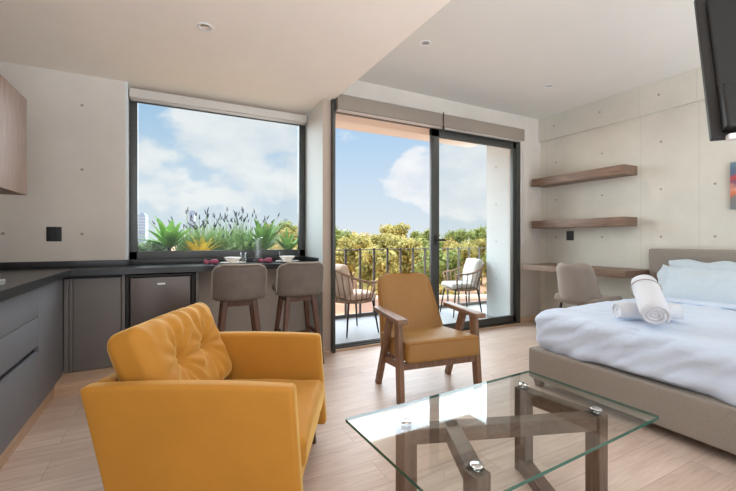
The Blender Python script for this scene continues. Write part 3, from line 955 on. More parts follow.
# duvet: draped over the mattress down to the base
HXD, HYD, HZD = (BX1 - BX0) / 2 - 0.025, (BY1 - BY0) / 2 - 0.02, 0.143
def duvet(p):
    x, y, z = p.x, p.y, p.z
    top = z > HZD - 0.09
    k = (HZD - z) / (2 * HZD)                     # 0 top .. 1 hem
    out = 0.0
    # folds hanging at the sides
    if k > 0.15:
        s = y if abs(x) > HXD - 0.08 else x
        out = (k - 0.15) * (0.018 * math.sin(s * 13 + 2.2 * nz(s * 2.1, 0, 4)) + 0.03 * nz(s * 4.5, k * 1.5, 1.0))
    if abs(x) > HXD - 0.08 and x < 0: x -= out
    if abs(y) > HYD - 0.08: y += out * (1 if y > 0 else -1)
    w = 0.014 * nz(p.x * 3 + p.y * 2, p.y * 5 - p.x * 2, 0.5) + 0.010 * nz(p.x * 9 + p.y * 8, p.y * 10 - p.x * 4, 2.5) + 0.004 * nz(p.x * 22, p.y * 26, 1)
    if top: z += w + 0.012 * (1 - (p.x / HXD) ** 2)
    z_h = 0.012 * math.sin(p.y * 6 + 1) + 0.02 * nz(p.y * 3, p.x * 3, 9)
    if k > 0.9: z += z_h
    # long gather lines on the foot side
    if x < -HXD + 0.06:
        x += 0.020 * nz(p.y * 9 + p.z * 16, p.z * 6 - p.y * 2, 6) + 0.010 * nz(p.y * 22 + p.z * 30, p.z * 9, 2)
    return (x, y, z)
dv = MB().rbox((HXD, HYD, HZD), 0.075, (56, 70, 10), 5, duvet).build('duvet', M['linen'], loc=(cx - 0.005, cy, 0.437))
tag(dv, 'white duvet spread over the bed down to its base', 'duvet')
fs = MB()
fs.rbox((0.30, HYD - 0.06, 0.012), 0.01, (8, 40, 1), 2, lambda p: (p.x + 0.012 * nz(p.y * 3, 0, 1), p.y, p.z + 0.006 * nz(p.x * 6, p.y * 6, 3)))
tag(fs.build('folded_sheet', M['linen'], loc=(4.12, cy, 0.60)), 'smooth white sheet folded back below the pillows', 'sheet')

def pillow(loc, rz, tiltdeg, label, w=0.37, h=0.26, th=0.10, seed=0.0):
    o = thing('pillow', label, 'pillow', loc, rz, 'pillows against the headboard')
    mb = MB()
    T = Matrix.Rotation(math.radians(tiltdeg), 4, 'Y')
    n1, n2 = 44, 32
    def sheet(sgn):
        V = []
        for i in range(n1 + 1):
            row = []
            for j in range(n2 + 1):
                a = 2 * i / n1 - 1; b_ = 2 * j / n2 - 1
                fl_ = 0.86
                aa = min(1, abs(a) / fl_); bb = min(1, abs(b_) / fl_)
                t = th * (max(0, 1 - aa ** 2.6) ** 0.5) * (max(0, 1 - bb ** 2.6) ** 0.5)
                t += 0.004
                ear = (abs(a) * abs(b_)) ** 3
                wv = 0.016 * nz(a * 3 + seed, b_ * 3, 7) * (abs(a) ** 6 + abs(b_) ** 6)
                wr = 0.014 * nz(a * 3.2 + b_ * 4 + seed, b_ * 2 - a * 6, sgn * 2) * (1 if t > 0.02 else 0.4)
                y = a * w * (1 + 0.03 * math.sin(b_ * 7 + seed) * abs(a) ** 8) 
                x = b_ * h * (1 + 0.05 * math.sin(a * 9 + seed) * abs(b_) ** 8)
                p = Vector((x * (1 - 0.04 * (1 - abs(a))), y * (1 - 0.05 * (1 - abs(b_))), sgn * (t + wr) + wv + 0.01 * math.sin(a * 11 + seed) * abs(b_) ** 10))
                row.append(T @ p)
            V.append(row)
        return V
    A, B = sheet(1), sheet(-1)
    va = [[mb.bm.verts.new(p) for p in row] for row in A]
    vb = [[mb.bm.verts.new(p) for p in row] for row in B]
    for i in range(n1):
        for j in range(n2):
            for V, rev in ((va, False), (vb, True)):
                q = [V[i][j], V[i + 1][j], V[i + 1][j + 1], V[i][j + 1]]
                if rev: q.reverse()
                f = mb.bm.faces.new(q); f.smooth = True
    for i in range(n1):
        for j in (0, n2):
            mb.bm.faces.new([va[i][j], va[i + 1][j], vb[i + 1][j], vb[i][j]])
    for j in range(n2):
        for i in (0, n1):
            mb.bm.faces.new([va[i][j], va[i][j + 1], vb[i][j + 1], vb[i][j]])
    mb.build('cover', M['pillow'], o)
    return o
pillow((4.37, 1.52, 0.715), 0, -66, 'pale blue pillow standing against the headboard behind another', 0.45, 0.235, 0.085, 1.3)
pillow((4.17, 1.52, 0.70), 0.02, -46, 'pale blue pillow leaning in front at the near bed side', 0.46, 0.24, 0.10, 4.1)
pillow((4.37, 0.58, 0.78), 0, -72, 'pale blue pillow at far right end of headboard', 0.40, 0.235, 0.085, 2.3)

# rolled towels
def towel(p0, p1, R, label, turns=3.6, seed=0.0):
    p0, p1 = Vector(p0), Vector(p1)
    o = thing('rolled_towel', label, 'towel', tuple((p0 + p1) / 2), 0, 'rolled towels on the bed')
    ax = (p1 - p0); L = ax.length; ax.normalize()
    x = Vector((0, 0, 1)).cross(ax).normalized(); y = ax.cross(x)
    mb = MB()
    n = int(turns * 40); th = R / turns * 0.93
    nl = 10
    inner, outer = [], []
    for i in range(n + 1):
        a = 2 * PI * turns * i / n
        r = R * (0.10 + 0.90 * i / n)
        ri = max(0.002, r - th)
        rows_i, rows_o = [], []
        for k in range(nl + 1):
            s = k / nl - 0.5
            e = abs(2 * s)
            off = 0.012 * (1 - i / n) * (1 if s < 0 else -1) * (1 if e > 0.9 else 0)
            rr = r * (1 - 0.05 * e ** 8) * (1 + 0.03 * nz(math.cos(a) * 1.5 + seed, math.sin(a) * 1.5, s * 4))
            c = ax * (s * L + off + 0.004 * nz(a * 0.8, seed, s))
            sq = 0.93 if True else 1
            d = x * math.cos(a) + y * math.sin(a) * sq
            rows_o.append(mb.bm.verts.new(c + d * rr))
            rows_i.append(mb.bm.verts.new(c + d * ri))
        inner.append(rows_i); outer.append(rows_o)
    def q(*v):
        f = mb.bm.faces.new(v); f.smooth = True
    for i in range(n):
        for k in range(nl):
            q(outer[i][k], outer[i + 1][k], outer[i + 1][k + 1], outer[i][k + 1])
            q(inner[i][k], inner[i][k + 1], inner[i + 1][k + 1], inner[i + 1][k])
        for k in (0, nl):
            q(outer[i][k], outer[i + 1][k], inner[i + 1][k], inner[i][k])
    for i in (0, n):
        for k in range(nl):
            q(outer[i][k], outer[i][k + 1], inner[i][k + 1], inner[i][k])
    # woven border band near one end
    mb.build('terry', M['terry'], o)
    bd = MB()
    bd.tube([ax * (0.27 * L) + (x * math.cos(2 * PI * k / 40) + y * 0.93 * math.sin(2 * PI * k / 40)) * R * 1.012 for k in range(40)], 0.0035, 5, True)
    bd.build('border', M['suede_edge'], o)
    return o
def P3(lat, d, z): 
    a = cam_point(lat, d); return (a[0], a[1], z)
towel(P3(1.68, 2.57, 0.648), P3(2.06, 2.53, 0.648), 0.070, 'white rolled towel lying flat under the other one', seed=1.0)
towel(P3(1.735, 2.29, 0.668), P3(1.92, 2.65, 0.825), 0.086, 'white rolled towel propped across the flat one', seed=3.0)

# ------------------------------------------------------------------ shelves, desk, desk chair
def shelf(z, label):
    o = MB().box((4.375, 2.355, z), (XR, 3.545, z + 0.10), 0.003).build('floating_shelf', M['walnut_y'])
    tag(o, label, 'shelf', 'floating shelves above the desk')
shelf(1.85, 'walnut floating shelf high on the concrete wall, upper one')
shelf(1.28, 'walnut floating shelf lower one, above the wall outlet')
dk = MB().box((4.10, 2.20, 0.735), (XR, 3.47, 0.806), 0.003).build('wall_desk', M['walnut_y'])
tag(dk, 'walnut wall mounted desk board beside the bed', 'desk')

dch = thing('desk_chair', 'taupe upholstered desk chair tucked beside the bed', 'chair', (3.83, 2.46, 0), -PI / 2 + 0.0)
# local +y = facing the desk after rotation
def dback(u, v):
    s = 2 * u - 1
    z = 0.50 + 0.385 * v
    W = 0.215 - 0.03 * v
    rr = 0.07; h = 0.385
    if v * h > h - rr:
        k = (v * h - (h - rr)) / rr
        W = W - rr + rr * math.sqrt(max(0, 1 - k * k))
    x = s * W
    y = -0.20 - 0.07 * v + 0.16 * (abs(s)) ** 2.4 * (1 - 0.3 * v)
    return (x, y, z)
MB().shell(dback, 0.05, 24, 16).build('backrest', M['taupe'], dch)
MB().rbox((0.23, 0.235, 0.04), 0.035, 6, 4, lambda p: (p.x, p.y, p.z + 0.02 * (p.x / 0.23) ** 2), Matrix.Translation((0, 0.06, 0.50))).build('seat', M['taupe'], dch)
for sx in (-1, 1):
    for sy in (-1, 1):
        MB().tube([(sx * 0.15, sy * 0.15, 0.465), (sx * 0.21, sy * 0.21, 0.0)], 0.014, 8, False, 0.009).build('leg', M['black_metal'], dch)


# outlets
def outlet(loc, rz, label):
    o = thing('wall_outlet', label, 'outlet', loc, rz, 'black wall plates')
    MB().box((-0.05, -0.008, -0.06), (0.05, 0.0, 0.06), 0.003).build('plate', M['black_plastic'], o)
    MB().box((-0.034, -0.011, -0.042), (-0.002, -0.007, 0.042), 0.002).box((0.002, -0.011, -0.042), (0.034, -0.007, 0.042), 0.002).build('rocker', M['black_metal'], o)
outlet((-0.842, 3.98, 1.175), 0, 'black wall plate on the kitchen wall beside the window')
outlet((XR, 3.155, 1.18), PI / 2 + PI, 'black wall plate on right wall above the desk')

# framed canvas on the right wall
def art_mat():
    m, nt, out = new_mat('abstract_canvas')
    b = node(nt, 'ShaderNodeBsdfPrincipled', i_Roughness=0.7)
    tc = node(nt, 'ShaderNodeTexCoord')
    sp = node(nt, 'ShaderNodeSeparateXYZ')
    nt.links.new(tc.outputs['Object'], sp.inputs[0])
    n1 = node(nt, 'ShaderNodeTexNoise', i_Scale=9.0, i_Detail=5.0)
    nt.links.new(tc.outputs['Object'], n1.inputs['Vector'])
    ma = node(nt, 'ShaderNodeMath', operation='MULTIPLY_ADD')
    nt.links.new(n1.outputs['Fac'], ma.inputs[0]); ma.inputs[1].default_value = 0.16
    nt.links.new(sp.outputs['Z'], ma.inputs[2])
    mr = node(nt, 'ShaderNodeMapRange')
    mr.inputs['From Min'].default_value = -0.13; mr.inputs['From Max'].default_value = 0.30
    nt.links.new(ma.outputs[0], mr.inputs['Value'])
    rp = node(nt, 'ShaderNodeValToRGB')
    e = rp.color_ramp.elements
    e[0].position = 0.0; e[0].color = S(120, 130, 130)
    e[1].position = 1.0; e[1].color = S(110, 135, 150)
    for p_, c_ in ((0.25, S(126, 120, 118)), (0.35, S(205, 110, 70)), (0.45, S(215, 150, 130)), (0.55, S(120, 80, 100)), (0.65, S(196, 70, 64)), (0.75, S(86, 104, 130))):
        k = e.new(p_); k.color = c_
    nt.links.new(mr.outputs[0], rp.inputs[0])
    nt.links.new(rp.outputs[0], b.inputs['Base Color'])
    nt.links.new(b.outputs[0], out.inputs[0])
    return m
pt = MB().box((-0.035, -0.62, -0.215), (0.0, 0.0, 0.215), 0.002).build('canvas_picture', art_mat(), loc=(XR, 1.554, 1.625))
tag(pt, 'red and blue abstract canvas on right wall by the bed', 'picture')

# ------------------------------------------------------------------ television hung from the ceiling, seen from behind
tvx, tvy = cam_point(1.81, 1.283)
tvrot = math.atan2(-0.44, 0.9) - TH            # local x runs along the panel's width
tv = thing('television', 'black television seen from behind, tilted down, top right corner', 'television', (tvx, tvy, 1.53), tvrot)
TT = Matrix.Rotation(math.radians(-16), 4, 'X')     # local +y = screen side, top leans to it
pn = MB(); pn.rbox((0.50, 0.014, 0.35), 0.006, 2, 3, None, TT @ Matrix.Translation((0, 0.014, 0.35))); pn.build('panel', M['tvback'], tv)
MB().box((-0.49, 0.028, 0.012), (0.49, 0.031, 0.688), mtx=TT).build('screen', M['black_plastic'], tv)
hsg = MB(); hsg.rbox((0.468, 0.03, 0.10), 0.012, 2, 3, None, TT @ Matrix.Translation((0, -0.025, 0.118))); 
hsg.rbox((0.468, 0.012, 0.23), 0.008, 2, 3, None, TT @ Matrix.Translation((0, -0.008, 0.44)))
hsg.build('housing', M['black_plastic'], tv)
vt = MB()
for k in range(9):
    vt.box((-0.36, -0.024, 0.26 + 0.03 * k), (0.36, -0.018, 0.268 + 0.03 * k), mtx=TT)
vt.build('vent_slats', M['tvback'], tv)
MB().box((-0.17, -0.06, 0.24), (0.17, -0.018, 0.42), 0.004, mtx=TT).box((-0.03, -0.16, 0.30), (0.03, -0.05, 0.36), 0.004, mtx=TT).bar((0, -0.02, 0.33), (0, -0.02, ZU - 1.53), 0.05, 0.05).build('ceiling_bracket', M['black_metal'], tv)
cb_ = MB()
for k in range(5):
    x = -0.40 + 0.05 * k
    cb_.tube([(x, -0.03, 0.03), (x + 0.01, -0.045, -0.015), (x + 0.04, -0.04, -0.035 - 0.008 * k), (x + 0.10, -0.03, -0.045 - 0.007 * k), (x + 0.24, -0.02, -0.02), (x + 0.30, -0.02, 0.02)], 0.006, 6)
cb_.build('cables', M['cable'], tv)
MB().box((-0.46, -0.035, -0.016), (-0.36, 0.0, 0.008), 0.006).box((-0.43, -0.04, -0.034), (-0.38, -0.005, -0.012), 0.004).build('plug', M['white_plastic'], tv)

# ------------------------------------------------------------------ ceiling spots
def spot(x, y, z, label):
    o = thing('ceiling_spotlight', label, 'spotlight', (x, y, z), 0, 'recessed ceiling spotlights')
    MB().lathe([(0.0, 0.006), (0.032, 0.006), (0.036, -0.004), (0.048, -0.005), (0.052, 0.0), (0.052, 0.004)], seg=28).build('rim', M['white_plastic'], o)
    MB().lathe([(0.0, -0.002), (0.028, -0.002), (0.03, 0.004)], seg=20).build('lens', M['steel'], o)
spot(0.209, 2.708, ZL, 'recessed spotlight in the lower ceiling over the kitchen')
spot(1.937, 2.648, ZU, 'recessed spotlight in upper ceiling nearer the ceiling step')
spot(3.682, 2.76, ZU, 'recessed spotlight in upper ceiling nearer the shelves')

# ------------------------------------------------------------------ balcony
struct(MB().box((-0.6, 3.62, -0.25), (6.2, 5.12, -0.02)).build('balcony_floor', M['balcony_tile']))
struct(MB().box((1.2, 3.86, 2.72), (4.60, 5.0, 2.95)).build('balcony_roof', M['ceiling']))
pw = MB().box((4.29, 3.75, -0.02), (4.60, 4.29, 2.72)).build('wall_balcony', M['white_paint']); struct(pw)
for z in (0.55, 1.1, 1.65, 2.2):
    tie_hole(pw, (4.29, 4.10, z), (-1, 0, 0))
rg = thing('balcony_railing', 'thin upright bar railing along the balcony edge', 'railing', (0, 5.06, -0.02))
MB().bar((-0.4, 0, 1.0), (6.0, 0, 1.0), 0.045, 0.012).build('top_rail', M['rail'], rg)
MB().bar((-0.4, 0, 0.03), (6.0, 0, 0.03), 0.03, 0.05).build('bottom_rail', M['rail'], rg)
for k in range(28):
    x = -0.32 + 0.2365 * k - 0.0
    MB().bar((x, 0, 0.0), (x, 0, 1.02), 0.012, 0.034, (1, 0, 0)).build('baluster', M['rail'], rg)

def rope_chair(loc, rz, label, cush):
    """barrel chair; local +y is the front"""
    o = thing('balcony_chair', label, 'chair', loc, rz, 'rope barrel chairs on the balcony')
    for sx in (-1, 1):
        for sy in (-1, 1):
            MB().tube([(sx * 0.19, sy * 0.18, 0.40), (sx * 0.235, sy * 0.235, 0.0)], 0.015, 8, False, 0.009).build('leg', M['black_metal'], o)
    def ringp(t, k):       # t 0..1 from right arm front, round the back, to left arm front
        a = math.radians(-38 + 256 * t)
        # a measured so that back is at -y
        ang = -a
        x = math.cos(ang); y = math.sin(ang)
        up = 0.5 - 0.5 * math.cos(2 * PI * t)
        r0, r1 = 0.245, 0.30
        rr = r0 + (r1 - r0) * k
        z = 0.40 + k * (0.235 + 0.17 * up ** 1.5)
        return Vector((x * rr, y * rr * 1.0 - 0.05 * k * up, z))
    f = MB()
    f.tube([ringp(t / 30, 1.0) for t in range(31)], 0.013, 8)
    f.tube([ringp(t / 30, 0.0) for t in range(31)], 0.013, 8)
    f.tube([ringp(0, 0), ringp(0, 1)], 0.013, 8); f.tube([ringp(1, 0), ringp(1, 1)], 0.013, 8)
    f.build('hoop', M['rattan'], o)
    for k in range(1, 17):
        MB().tube([ringp(k / 17, 0.0), ringp(k / 17, 0.5), ringp(k / 17, 1.0)], 0.008, 6).build('rod', M['rattan'], o)
    MB().lathe([(0, 0.385), (0.235, 0.385), (0.245, 0.40), (0.235, 0.412), (0, 0.412)], seg=28).build('seat_frame', M['rattan'], o)
    MB().rbox((0.21, 0.21, 0.04), 0.038, 5, 4, lambda p: (p.x, p.y, p.z + 0.012 * (1 - (p.x / 0.21) ** 2)), Matrix.Translation((0, 0.03, 0.452))).build('seat_cushion', cush, o)
    tl = Matrix.Translation((0, -0.19, 0.66)) @ Matrix.Rotation(math.radians(16), 4, 'X')
    MB().rbox((0.20, 0.055, 0.20), 0.05, 6, 4, lambda p: (p.x * (1 + 0.1 * (p.z / 0.2) * 0.3), p.y * (1 + 0.5 * (1 - (p.x / 0.2) ** 2) * (1 - (p.z / 0.2) ** 2)), p.z), tl).build('back_cushion', cush, o)
    return o
rope_chair((2.03, 4.30, -0.02), -PI / 2 + 0.15, 'rope barrel chair with beige cushions on balcony, left one', M['outdoor_seat'])
rope_chair((3.98, 4.52, -0.02), PI / 2 - 0.25, 'rope barrel chair with white cushions behind the glass leaf', M['outdoor_cushion'])

# ------------------------------------------------------------------ planter outside the kitchen window
pl = MB()
pl.box((-1.2, 4.285, 0.55), (1.36, 4.32, 0.93)).box((-1.2, 4.95, 0.0), (1.36, 5.02, 0.93)).box((-1.2, 4.285, 0.5), (1.36, 5.02, 0.58)).box((-1.24, 4.285, 0.5), (-1.2, 5.02, 0.93)).box((1.36, 4.285, 0.0), (1.40, 5.02, 0.93))
tag(pl.build('planter_box', M['render_wall']), 'long planter box outside the kitchen window', 'planter')
tag(MB().box((-1.195, 4.325, 0.585), (1.355, 4.945, 0.90)).build('soil', M['soil']), kind='stuff', label='dark soil filling the long planter box', cat='soil')

def blade(mb, base, direc, L, w, droop, seg=7, twist=0.0, lobes=None):
    """a leaf strip from base"""
    d = Vector(direc).normalized()
    side = d.cross(Vector((0, 0, 1)))
    if side.length < 1e-3: side = Vector((1, 0, 0))
    side.normalize()
    up = side.cross(d)
    prev = None
    p = Vector(base)
    for i in range(seg + 1):
        t = i / seg
        ww = w * (math.sin(PI * min(1, 0.12 + 0.88 * t)) ** 0.8 if t < 1 else 0.0)
        dd = (d - Vector((0, 0, 1)) * droop * t * t * 1.6).normalized()
        a = mb.bm.verts.new(p - side * ww + up * 0.15 * ww); c = mb.bm.verts.new(p); b = mb.bm.verts.new(p + side * ww + up * 0.15 * ww)
        if prev:
            for (q0, q1, r0, r1) in ((prev[0], prev[1], a, c), (prev[1], prev[2], c, b)):
                f = mb.bm.faces.new((q0, q1, r1, r0)); f.smooth = True
        prev = (a, c, b)
        p = p + dd * (L / seg)

def fan_plant(loc, n, L, w, mt, label, cat='plant', droop=0.35, seed=1, spread=1.0, name='fan_plant', stem=0.08):
    rnd = random.Random(seed)
    o = thing(name, label, cat, loc)
    mb = MB()
    for k in range(n):
        a = 2 * PI * k / n + rnd.uniform(-0.25, 0.25)
        el = rnd.uniform(0.35, 1.25)
        d = (math.cos(a) * math.cos(el) * spread, math.sin(a) * math.cos(el) * spread, math.sin(el))
        blade(mb, (0, 0, stem), d, L * rnd.uniform(0.75, 1.1), w * rnd.uniform(0.8, 1.15), droop)
    mb.build('leaves', mt, o)
    MB().tube([(0, 0, 0), (0, 0, stem + 0.02)], 0.02, 8).build('stem', M['bark'], o)
    return o
fan_plant((0.0, 4.42, 0.90), 34, 0.36, 0.040, M['fan_green'], 'bright green fan leaved plant at left of the window planter', seed=3, stem=0.14)
fan_plant((0.96, 4.40, 0.90), 26, 0.44, 0.028, M['fan_deep'], 'deep green fan leaved plant right of the lavender', seed=5, stem=0.10)
fan_plant((1.23, 4.40, 0.90), 24, 0.33, 0.024, M['fan_deep'], 'deep green fan leaved plant at window right corner', seed=8, stem=0.08)
fan_plant((0.30, 4.38, 0.90), 22, 0.30, 0.030, M['fan_yellow'], 'yellow leaved plant low in the window planter', seed=11, droop=0.5, name='yellow_plant', stem=0.03)
# silvery low shrub
def shrub(loc, label, n, R, mt, size, seed, name='silver_shrub'):
    rnd = random.Random(seed)
    o = thing(name, label, 'plant', loc)
    mb = MB()
    for k in range(n):
        a = rnd.uniform(0, 2 * PI); r = R * math.sqrt(rnd.random()); z = rnd.uniform(0.02, 0.16)
        e = rnd.uniform(0.1, 1.2); b_ = rnd.uniform(0, 2 * PI)
        blade(mb, (r * math.cos(a), r * math.sin(a), z), (math.cos(b_) * math.cos(e), math.sin(b_) * math.cos(e), math.sin(e)), size * rnd.uniform(0.7, 1.3), size * 0.3, 0.3, 4)
    mb.build('leaves', mt, o)
    return o
shrub((-0.25, 4.48, 0.90), 'silvery leaved low shrub in the planter corner', 420, 0.24, M['silver_leaf'], 0.085, 4)
shrub((0.70, 4.42, 0.90), 'green leafy low shrub in front of the lavender', 160, 0.2, M['grass'], 0.07, 6, 'leafy_shrub')
# lavender
def lavender(loc, seed, label, n=150):
    rnd = random.Random(seed)
    o = thing('lavender', label, 'plant', loc, 0, 'lavender clumps in the window planter')
    st_, sp_ = MB(), MB()
    for k in range(n):
        a = rnd.uniform(0, 2 * PI); e = rnd.uniform(0.75, 1.5)
        bx_ = rnd.uniform(-0.10, 0.10); by_ = rnd.uniform(-0.12, 0.12)
        d = (math.cos(a) * math.cos(e), math.sin(a) * math.cos(e), math.sin(e))
        L = rnd.uniform(0.22, 0.44)
        blade(st_, (bx_, by_, 0.0), d, L, 0.006, 0.12, 4)
        if k % 11 == 0:
            L2 = rnd.uniform(0.34, 0.58)
            p0 = Vector((bx_, by_, 0.0)); dv_ = Vector(d).normalized()
            p1 = p0 + dv_ * L2
            st_.tube([p0, p0 + dv_ * L2 * 0.5, p1], 0.0018, 4)
            sp_.tube([p1 - dv_ * 0.005, p1 + dv_ * 0.012, p1 + dv_ * 0.03, p1 + dv_ * 0.045], 0.008, 6, False, 0.003)
    st_.build('stems', M['grass'], o)
    sp_.build('flower_spikes', M['spike'], o)
    return o
for k, x in enumerate((0.20, 0.35, 0.50, 0.64, 0.78, 0.90)):
    lavender((x, 4.62 + 0.06 * (k % 2), 0.90), 20 + k, 'grey green lavender clump with violet spikes outside the window', 230)

# ------------------------------------------------------------------ landscape
struct(MB().box((-160, 5.6, -6.5), (260, 400, -4.0)).build('ground', M['earth']))
lw = thing('garden_wall', 'long pale pink garden wall below the balcony at right', 'wall', (11.5, 13.5, -4.0), -0.42)
MB().box((-4.5, -0.12, 0.0), (9, 0.12, 2.45)).build('panel', M['render_wall'], lw)
MB().box((-4.55, -0.18, 2.45), (9.05, 0.18, 2.58), 0.01).build('coping', M['lintel'], lw)

def crown_mesh(seed, R, H, n, mt, leaf=0.22):
    rnd = random.Random(seed)
    mb = MB()
    lumps = []
    for k in range(24):
        a = rnd.uniform(0, 2 * PI); r = R * rnd.uniform(0.1, 0.72); z = H * rnd.uniform(0.24, 0.90)
        lumps.append((Vector((r * math.cos(a), r * math.sin(a), z)), R * rnd.uniform(0.20, 0.38)))
    lumps.append((Vector((0, 0, H * 0.52)), R * 0.62))
    for k in range(n):
        c, q = rnd.choice(lumps)
        v = Vector((rnd.gauss(0, 1), rnd.gauss(0, 1), rnd.gauss(0, 1))).normalized()
        p = c + Vector((v.x, v.y, v.z * 0.85)) * q * rnd.uniform(0.45, 1.35)
        nr = (v + Vector((rnd.gauss(0, 0.5), rnd.gauss(0, 0.5), rnd.gauss(0, 0.5) + 0.25))).normalized()
        t1 = nr.cross(Vector((rnd.random(), rnd.random(), rnd.random()))).normalized(); t2 = nr.cross(t1)
        s = leaf * rnd.uniform(0.6, 1.3)
        vs = [mb.bm.verts.new(p + t1 * s * a_ + t2 * s * 0.55 * b_) for a_, b_ in ((-1, 0), (0, -1), (1, 0), (0, 1))]
        mb.bm.faces.new(vs)
    for c, q in lumps:                               # dense inner foliage
        bmesh.ops.create_icosphere(mb.bm, subdivisions=2, radius=q * 0.6, matrix=Matrix.Translation(c) @ Matrix.Diagonal((1, 1, 0.85, 1)))
    return mb
def make_tree(seed, R, H, mt, name, label):
    o = thing(name, label, 'tree', (0, 0, 0), 0, 'trees beyond the balcony')
    crown_mesh(seed, R, H, 5200, mt, 0.17).build('crown', mt, o)
    tk = MB()
    tk.tube([(0, 0, -0.1), (0.08, 0.05, H * 0.2), (0, 0.1, H * 0.5)], 0.16, 8, False, 0.07)
    tk.tube([(0.06, 0.05, H * 0.2), (R * 0.4, 0.2, H * 0.5)], 0.09, 6, False, 0.03)
    tk.tube([(0.06, 0.05, H * 0.2), (-R * 0.35, -0.2, H * 0.5)], 0.09, 6, False, 0.03)
    tk.build('trunk', M['bark'], o)
    return o
protos = [make_tree(1, 2.3, 5.2, M['leaf_a'], 'broadleaf_tree', 'light green bushy tree in the wood beyond the balcony'),
          make_tree(2, 2.0, 4.6, M['leaf_b'], 'olive_tree', 'yellowish olive tree in the wood beyond the balcony'),
          make_tree(3, 2.2, 5.6, M['leaf_c'], 'dark_tree', 'darker green tree in the wood beyond the balcony')]
rnd = random.Random(5)
rows = [(22, 5, -0.22, 0.60, 0.60), (28, 5, -0.24, 0.58, 0.82), (35, 6, -0.25, 0.58, 1.0), (43, 7, -0.26, 0.58, 1.1), (52, 8, -0.28, 0.58, 1.2), (62, 9, -0.28, 0.58, 1.3)]
used = [False] * 3
for (D, n, u0, u1, sc) in rows:
    for k in range(n):
        u = u0 + (u1 - u0) * (k + rnd.uniform(0.35, 0.65)) / n
        d = D * rnd.uniform(0.96, 1.04)
        p = cam_point(u * d, d)
        left = u < 0.12
        kind = rnd.choices((0, 1, 2), (3, 4, 1) if left else (4, 2, 3))[0]
        s = sc * rnd.uniform(0.9, 1.08) * ((1.10 if left else 0.97) if D > 35 else 1.0)
        loc = (p[0], p[1], -4.0)
        rz = rnd.uniform(0, 6.28)
        if not used[kind]:
            used[kind] = True
            t_ = protos[kind]; t_.location = loc; t_.rotation_euler = (0, 0, rz); t_.scale = (s, s, s)
        else:
            dup(protos[kind], loc, rz, scale=(s, s, s))

# distant towers seen over the planter
def tower(px, ytop, wpx, D, label):
    u = (px - 368) / 379.5
    p = cam_point(u * D, D)
    h = HC + (239.5 - ytop) * D / 379.5 + 6.5
    wd = wpx * D / 379.5
    o = thing('office_tower', label, 'tower', (p[0], p[1], -6.5), -0.3, 'towers on the skyline')
    MB().box((-wd / 2, -wd / 2, 0), (wd / 2, wd / 2, h)).build('shaft', M['tower'], o)
    MB().box((-wd * 0.3, -wd * 0.3, h), (wd * 0.3, wd * 0.3, h + 1.5)).build('roof_box', M['tower'], o)
    f = MB()
    for k in range(6, int(h / 2.6)):
        f.box((-wd / 2 - 0.06, -wd / 2 - 0.06, k * 2.6), (wd / 2 + 0.06, wd / 2 + 0.06, k * 2.6 + 0.9))
    f.build('floor_bands', M['tower_band'], o)
tower(143, 215, 7, 330, 'haze tinted tower at the window left edge')
tower(192, 212, 5, 360, 'haze tinted tower rising behind the lavender')
tower(286, 220, 5, 380, 'haze tinted tower near the window right edge')

# ------------------------------------------------------------------ world: hazy blue sky with cumulus
wld = bpy.data.worlds.new('sky'); SC.world = wld
wld.use_nodes = True
nt = wld.node_tree; nt.nodes.clear()
out = node(nt, 'ShaderNodeOutputWorld')
bg = node(nt, 'ShaderNodeBackground')
nt.links.new(bg.outputs[0], out.inputs[0])
tc = node(nt, 'ShaderNodeTexCoord')
nrm = node(nt, 'ShaderNodeVectorMath', operation='NORMALIZE')
nt.links.new(tc.outputs['Generated'], nrm.inputs[0])
sp = node(nt, 'ShaderNodeSeparateXYZ'); nt.links.new(nrm.outputs[0], sp.inputs[0])
def math_(op, a, b=None, c=None, clamp=False):
    n = node(nt, 'ShaderNodeMath', operation=op); n.use_clamp = clamp
    for i, v in enumerate((a, b, c)):
        if v is None: continue
        if isinstance(v, (int, float)): n.inputs[i].default_value = v
        else: nt.links.new(v, n.inputs[i])
    return n.outputs[0]
ramp = node(nt, 'ShaderNodeValToRGB')
e = ramp.color_ramp.elements
e[0].position = 0.0; e[0].color = S(214, 196, 178)
e[1].position = 1.0; e[1].color = S(110, 164, 224)
for p_, c_ in ((0.485, S(216, 206, 196)), (0.50, S(226, 234, 240)), (0.56, S(208, 226, 242)), (0.66, S(168, 206, 240))):
    k = e.new(p_); k.color = c_
zz_ = math_('MULTIPLY_ADD', sp.outputs['Z'], 0.5, 0.5)
nt.links.new(zz_, ramp.inputs[0])
# clouds
mp = node(nt, 'ShaderNodeMapping'); mp.inputs['Scale'].default_value = (1.0, 1.0, 1.7)
nt.links.new(nrm.outputs[0], mp.inputs['Vector'])
cn = node(nt, 'ShaderNodeTexNoise', i_Scale=4.6, i_Detail=10.0, i_Roughness=0.55, i_Distortion=0.15)
nt.links.new(mp.outputs[0], cn.inputs['Vector'])
def dirpx(px, py):
    u = (px - 368) / 379.5; v = (239.5 - py) / 379.5
    a = cam_point(u, 1.0)
    return Vector((a[0], a[1], v)).normalized()
blobs = [(240, 140, 0.10, 0.25), (270, 160, 0.12, 0.25), (245, 190, 0.08, 0.17), (285, 175, 0.09, 0.18), (150, 175, 0.09, 0.19), (205, 218, 0.07, 0.10),
         (415, 165, 0.075, 0.25), (395, 190, 0.06, 0.22), (345, 140, 0.06, 0.20), (460, 190, 0.10, 0.28), (475, 150, 0.07, 0.20), (560, 150, 0.25, 0.2), (60, 150, 0.2, 0.2)]
tot = None
